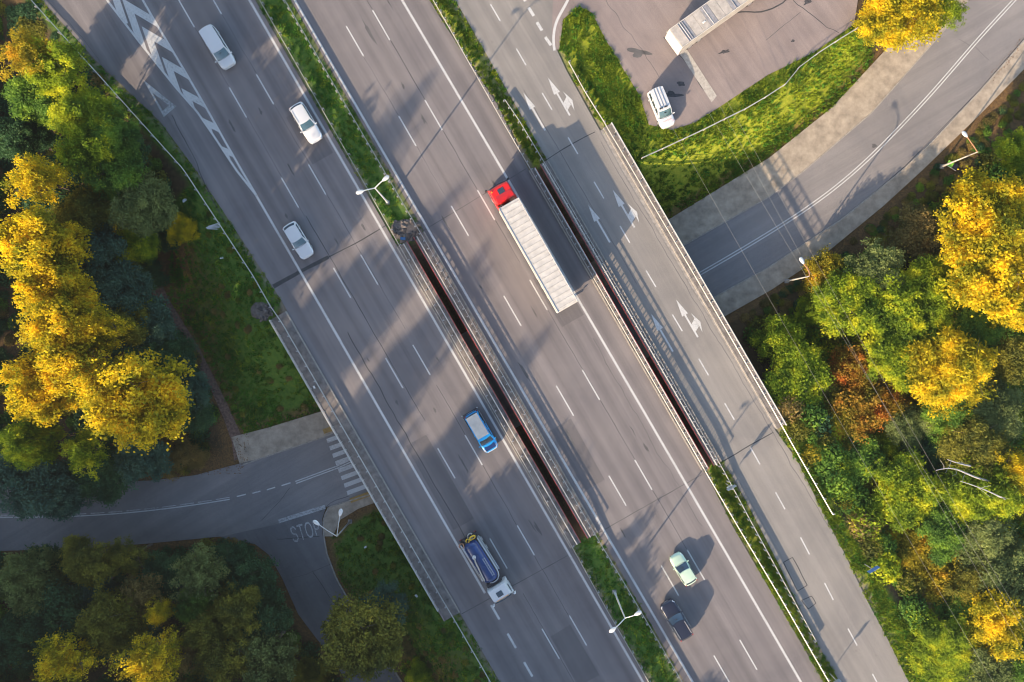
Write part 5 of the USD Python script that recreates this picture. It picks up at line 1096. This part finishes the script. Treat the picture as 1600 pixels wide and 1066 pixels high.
# pale birch trunks leaning out of the right wood
def leaning(label, pts, r0=.13):
    p = np.array([[*W(a, b, z), z] for a, b, z in pts]); c = p[0].copy(); t = thing('leaning_birch', label, 'tree', c)
    q = CS(np.linspace(0, 1, len(p)), p - c)(np.linspace(0, 1, 18)); obj(t, 'trunk', tube(q, np.linspace(r0, r0 * .35, 18), 7), 'bark_pale', True)
    rg = np.random.default_rng(int(pts[0][0])); 
    for k in range(4):
        i = rg.integers(6, 17); e = q[i] + np.array([rg.normal(0, .9), rg.normal(0, .9), rg.uniform(.2, .9)]); obj(t, 'branch', tube([q[i], (q[i] + e) / 2 + rg.normal(0, .12, 3), e], [.025, .018, .008], 5), 'bark_pale', True)
leaning('pale crooked birch trunk leaning to the left over the dark hollow', [(1548, 752, .5), (1515, 742, 2.4), (1492, 733, 3.4), (1463, 735, 4.0)])
leaning('second pale birch trunk just above the crooked one', [(1516, 728, 1.5), (1498, 724, 3.0), (1480, 718, 3.9)], .11)
leaning('long thin birch trunk below the crooked one, running to the right edge', [(1592, 792, .0), (1562, 776, 2.6), (1530, 762, 3.6), (1500, 752, 4.1)], .1)

# ---- uncountable growth: instanced
def scatter(path, label, catg, protos_, P, ang, scl, ids):
    pi = UsdGeom.PointInstancer.Define(stage, path); tag(pi.GetPrim(), label, catg, None, 'stuff')
    for nm, m, mt in protos_: pi.CreatePrototypesRel().AddTarget(usdkit.mesh(stage, f'{path}/{nm}', m, MAT[mt]).GetPath())
    pi.CreatePositionsAttr(Vt.Vec3fArray.FromNumpy(np.asarray(P, np.float32)))
    pi.CreateOrientationsAttr(Vt.QuathArray([Gf.Quath(float(math.cos(a / 2)), 0, 0, float(math.sin(a / 2))) for a in ang]))
    pi.CreateScalesAttr(Vt.Vec3fArray.FromNumpy(np.asarray(scl, np.float32))); pi.CreateProtoIndicesAttr(Vt.IntArray.FromNumpy(np.asarray(ids, np.int32)))
def points_in(g, density, rg):
    x0, y0, x1, y1 = g.bounds; n = int((x1 - x0) * (y1 - y0) * density); p = np.c_[rg.uniform(x0, x1, n), rg.uniform(y0, y1, n)]
    return p[shapely.contains(g, shapely.points(p[:, 0], p[:, 1]))]
VIEW = sbox(-70, -50, 70, 50)
rg = np.random.default_rng(5)
def tuft(seed, n=16, h=.24, r=.16):
    g = np.random.default_rng(seed); v, f = [], []
    for k in range(n):
        a, d = g.uniform(0, 6.28), r * math.sqrt(g.uniform()); b = np.array([d * math.cos(a), d * math.sin(a), 0]); l = np.array([g.normal(0, .09), g.normal(0, .09), h * g.uniform(.5, 1.2)]); w = np.array([math.cos(a + 1.2), math.sin(a + 1.2), 0]) * g.uniform(.025, .055)
        v += [b - w, b + w, b + l]; f.append((3 * k, 3 * k + 1, 3 * k + 2))
    return np.array(v), np.array(f)
roads_all = unary_union([c1_poly, c2_poly, c3_poly, parking, low_poly, side_poly, walk_ul, walk_dr])
def grass(name, label, areas, dens, mats, h=.24, keep=None):
    g = unary_union([a.buffer(0) for a in areas]).intersection(VIEW).difference(roads_all.buffer(-.12))
    p = points_in(g, dens, rg); nzv = meshkit.fbm(np.c_[p / 4.0, np.zeros(len(p))], 3, 21)
    p = p[nzv + rg.uniform(-.25, .25, len(p)) > .34]; nzv = meshkit.fbm(np.c_[p / 2.5, np.zeros(len(p))], 3, 4)
    s = (.6 + .9 * nzv) * rg.uniform(.7, 1.3, len(p))
    scatter('/World/' + name, label, 'grass', [(f'tuft_{k + 1:03d}' if k else 'tuft', tuft(30 + k, h=h), m) for k, m in enumerate(mats)], np.c_[p, gz_fast(p) - .01], rg.uniform(0, 6.28, len(p)), np.c_[s * 1.25, s * 1.25, s], rg.integers(0, len(mats), len(p)))
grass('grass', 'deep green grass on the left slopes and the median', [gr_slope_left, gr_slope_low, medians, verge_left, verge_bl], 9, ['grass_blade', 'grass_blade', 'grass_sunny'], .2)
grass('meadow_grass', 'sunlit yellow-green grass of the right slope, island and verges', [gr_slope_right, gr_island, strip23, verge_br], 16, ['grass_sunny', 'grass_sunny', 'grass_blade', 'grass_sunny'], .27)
# fallen leaves
def fallen(name, label, g, dens, sz=.09):
    p = points_in(g, dens, rg); n = len(p); nrm = rg.normal(0, .25, (n, 3)) + np.array([0, 0, 1.0]); nrm /= np.linalg.norm(nrm, axis=1, keepdims=True)
    z = gz_fast(p); 
    inw = shapely.contains(unary_union([walk_ul, walk_dr]), shapely.points(p[:, 0], p[:, 1])); z = np.where(inw, ZL + .1, z)
    onr = shapely.contains(unary_union([low_poly, side_poly]), shapely.points(p[:, 0], p[:, 1])); z = np.where(onr, ZL, z)
    q = quads(np.c_[p, z + .035], nrm, sz * rg.uniform(.6, 1.4, n), rg, 1.2); obj_path = '/World/' + name
    tag(usdkit.mesh(stage, obj_path, q, MAT['leaf_litter']).GetPrim(), label, 'leaves', None, 'stuff')
fallen('fallen_leaves', 'fallen leaves along the brown path and on the upper left slope', unary_union([leafy, path_poly.buffer(.8)]).intersection(VIEW), 16, .1)
fallen('roadside_leaves', 'fallen leaves along the kerbs of the lower road and on the right bank', unary_union([bank_right, low_poly.boundary.buffer(.45), side_poly.boundary.buffer(.5), leafy2, dirt_patch]).intersection(VIEW).difference(span), 10, .1)
# low undergrowth below the trees
def bushlet(seed, n=950):
    g = np.random.default_rng(seed); d = g.normal(size=(n, 3)); d[:, 2] = abs(d[:, 2]); d /= np.linalg.norm(d, axis=1, keepdims=True)
    c = d * np.array([.8, .8, .65]) * g.uniform(.55, 1.05, (n, 1)); nr = d + g.normal(size=(n, 3)) * .7; nr /= np.linalg.norm(nr, axis=1, keepdims=True); return quads(c, nr, g.uniform(.055, .13, n), g, 1.5)
wood_l = Polygon(PX([(-60, -60), (60, 20), (160, 120), (260, 262), (285, 330), (250, 380)], -3) + L([(225, 430), (300, 560), (330, 640), (335, 700), (290, 735), (165, 745), (-60, 748)]))
wood_ll = Polygon(L([(-60, 872), (130, 866), (230, 858), (350, 846), (395, 858), (430, 905), (480, 1000), (560, 1110), (-60, 1110)]))
wood_r = Polygon(L([(1180, 520), (1250, 500), (1290, 425), (1400, 400), (1500, 300), (1640, 190), (1640, 1110)]) + PX([(1500, 1110), (1420, 980), (1350, 860), (1250, 700), (1200, 610)], -3))
def undergrowth(name, label, areas, mats, pr, smax):
    p = np.vstack([points_in(a.buffer(0).difference(roads_all.buffer(1.0)), d, rg) for a, d in areas]); sc = rg.uniform(.6, smax, len(p))
    scatter('/World/' + name, label, 'undergrowth', [('bushlet' + (f'_{k:03d}' if k else ''), bushlet(1 + k), m) for k, m in enumerate(mats)], np.c_[p, gz_fast(p) - .1], rg.uniform(0, 6.28, len(p)), np.c_[sc, sc, sc * rg.uniform(.6, 1.1, len(p))], rg.choice(len(mats), len(p), p=pr))
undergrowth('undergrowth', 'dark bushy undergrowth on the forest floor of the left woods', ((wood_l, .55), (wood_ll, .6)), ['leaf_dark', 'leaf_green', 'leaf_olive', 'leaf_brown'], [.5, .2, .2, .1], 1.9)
undergrowth('thicket', 'low mixed green and brown thicket between the trees of the right wood', ((wood_r, 1.0),), ['leaf_green', 'leaf_lime', 'leaf_olive', 'leaf_brown', 'leaf_dark', 'leaf_orange'], [.28, .3, .18, .1, .03, .11], 2.9)
undergrowth('bank_growth', 'low weeds and small bushes on the brown bank between the lower road and the right wood', ((bank_right, 1.3),), ['leaf_brown', 'leaf_olive', 'leaf_green', 'leaf_dark'], [.4, .3, .2, .1], .85)
undergrowth('slope_weeds', 'small weeds dotted over the left grass slopes', ((gr_slope_left.buffer(0), .22), (gr_slope_low.buffer(0), .3)), ['leaf_brown', 'leaf_green', 'leaf_olive'], [.35, .4, .25], .62)
rg = np.random.default_rng(4)
# the wood goes on outside the picture, to the lower left
far = []                                   # (x, y, width scale, top above the carriageway)
for _ in range(5000):
    x, y = rg.uniform(-130, 30), rg.uniform(-130, 50)
    u, v = np.dot([x, y], DU) * S, np.dot([x, y], DV) * S
    if (-66 < x and -47 < y) or v > -385: continue
    if lowland.distance(Point(x, y)) < 1.2: continue
    if any((x - a) ** 2 + (y - b) ** 2 < 4.8 ** 2 for a, b, _, _ in far): continue
    near_road = np.clip((v + 800) / 400, 0, 1)
    far.append((x, y, rg.uniform(.85, 1.3), rg.uniform(10.5, 14.5) if y < -44 else rg.uniform(3.5, 6.5)))
for row_, (n_, lo, hi, d_) in enumerate(((30, 17, 28, 25), (24, 20, 38, 30))):   # rows of tall poplars outside the lower left corner
    for k in range(n_):
        q = np.array([-150., 925.]) + np.array([.5, .866]) * d_ * k + np.array([-.866, .5]) * 95 * row_ + rg.normal(0, 16, 2)
        c = W(*q); far.append((c[0], c[1], rg.uniform(.75, 1.05), rg.uniform(lo, hi) * min(1, .72 + .03 * k)))
for q_, tp in (((562, 1135), 14), ((525, 1160), 15), ((560, 1200), 15), ((585, 1265), 16), ((540, 1250), 17), ((605, 1330), 16), ((600, 1400), 17), ((712, 1185), 8.5), ((708, 1250), 11), ((722, 1320), 12.5), ((765, 1395), 12), ((740, 1450), 14), ((800, 1465), 12.5)):
    c = W(*q_); far.append((c[0], c[1], rg.uniform(.85, 1.05), tp))
far = np.array(far); hsc = (far[:, 3] - ZL) / 11.0
tall = far[:, 3] > 15.5
ids = np.where(tall, rg.choice([2, 3], len(far), p=[.6, .4]), rg.choice(2, len(far)))
scatter('/World/woodland', 'woodland going on beyond the lower left of the picture', 'wood', [('crown', geometry('broad0')[0], 'leaf_green'), ('crown_001', geometry('broad1')[0], 'leaf_olive'), ('crown_002', geometry('loose0')[0], 'leaf_gold'), ('crown_003', geometry('loose1')[0], 'leaf_lime')],
        np.c_[far[:, :2], np.full(len(far), ZL)], rg.uniform(0, 6.28, len(far)), np.c_[far[:, 2], far[:, 2], hsc], ids)
# thin autumn haze between the camera and the ground
usdkit.material(stage, '/World/Looks/haze_look', {'v': ('principled_volume', {'color': (.86, .91, 1.0), 'density': 0.00007, 'anisotropy': 0.3})}, [], volume='v.volume')
MAT['haze_look'] = UsdShade.Material.Get(stage, '/World/Looks/haze_look')
hz = trimesh.creation.box((3200, 3200, 104.5)); hz.apply_translation((0, 0, 45.2))
tag(usdkit.mesh(stage, '/World/haze', hz, MAT['haze_look']).GetPrim(), 'thin pale haze in the air over the whole scene', 'haze', None, 'stuff')

GROUPS = {'street lamp': 'street lamps beside the roads', 'guard rail': 'steel guard rails along the carriageways', 'railing': 'railings on the bridge decks', 'bridge': 'decks of the motorway bridge', 'road sign': 'road signs on posts', 'wire': 'overhead wires on the right', 'litter': 'bits of white litter', 'car': 'cars on the motorway', 'van': 'vans', 'lorry': 'lorries on the motorway', 'rubble': 'rubble heaps at the bridge ends', 'pavement': 'footways along the lower road', 'road': 'roads'}
for pr in stage.GetPrimAtPath('/World').GetChildren():
    c = pr.GetCustomDataByKey('category')
    if c in ('tree', 'shrub'):
        t_ = pr.GetAttribute('xformOp:translate').Get()
        pr.SetCustomDataByKey('group', ('trees' if c == 'tree' else 'shrubs') + ' of the ' + ('right wood' if t_[0] > 20 else 'left woods'))
    elif c in GROUPS: pr.SetCustomDataByKey('group', GROUPS[c])
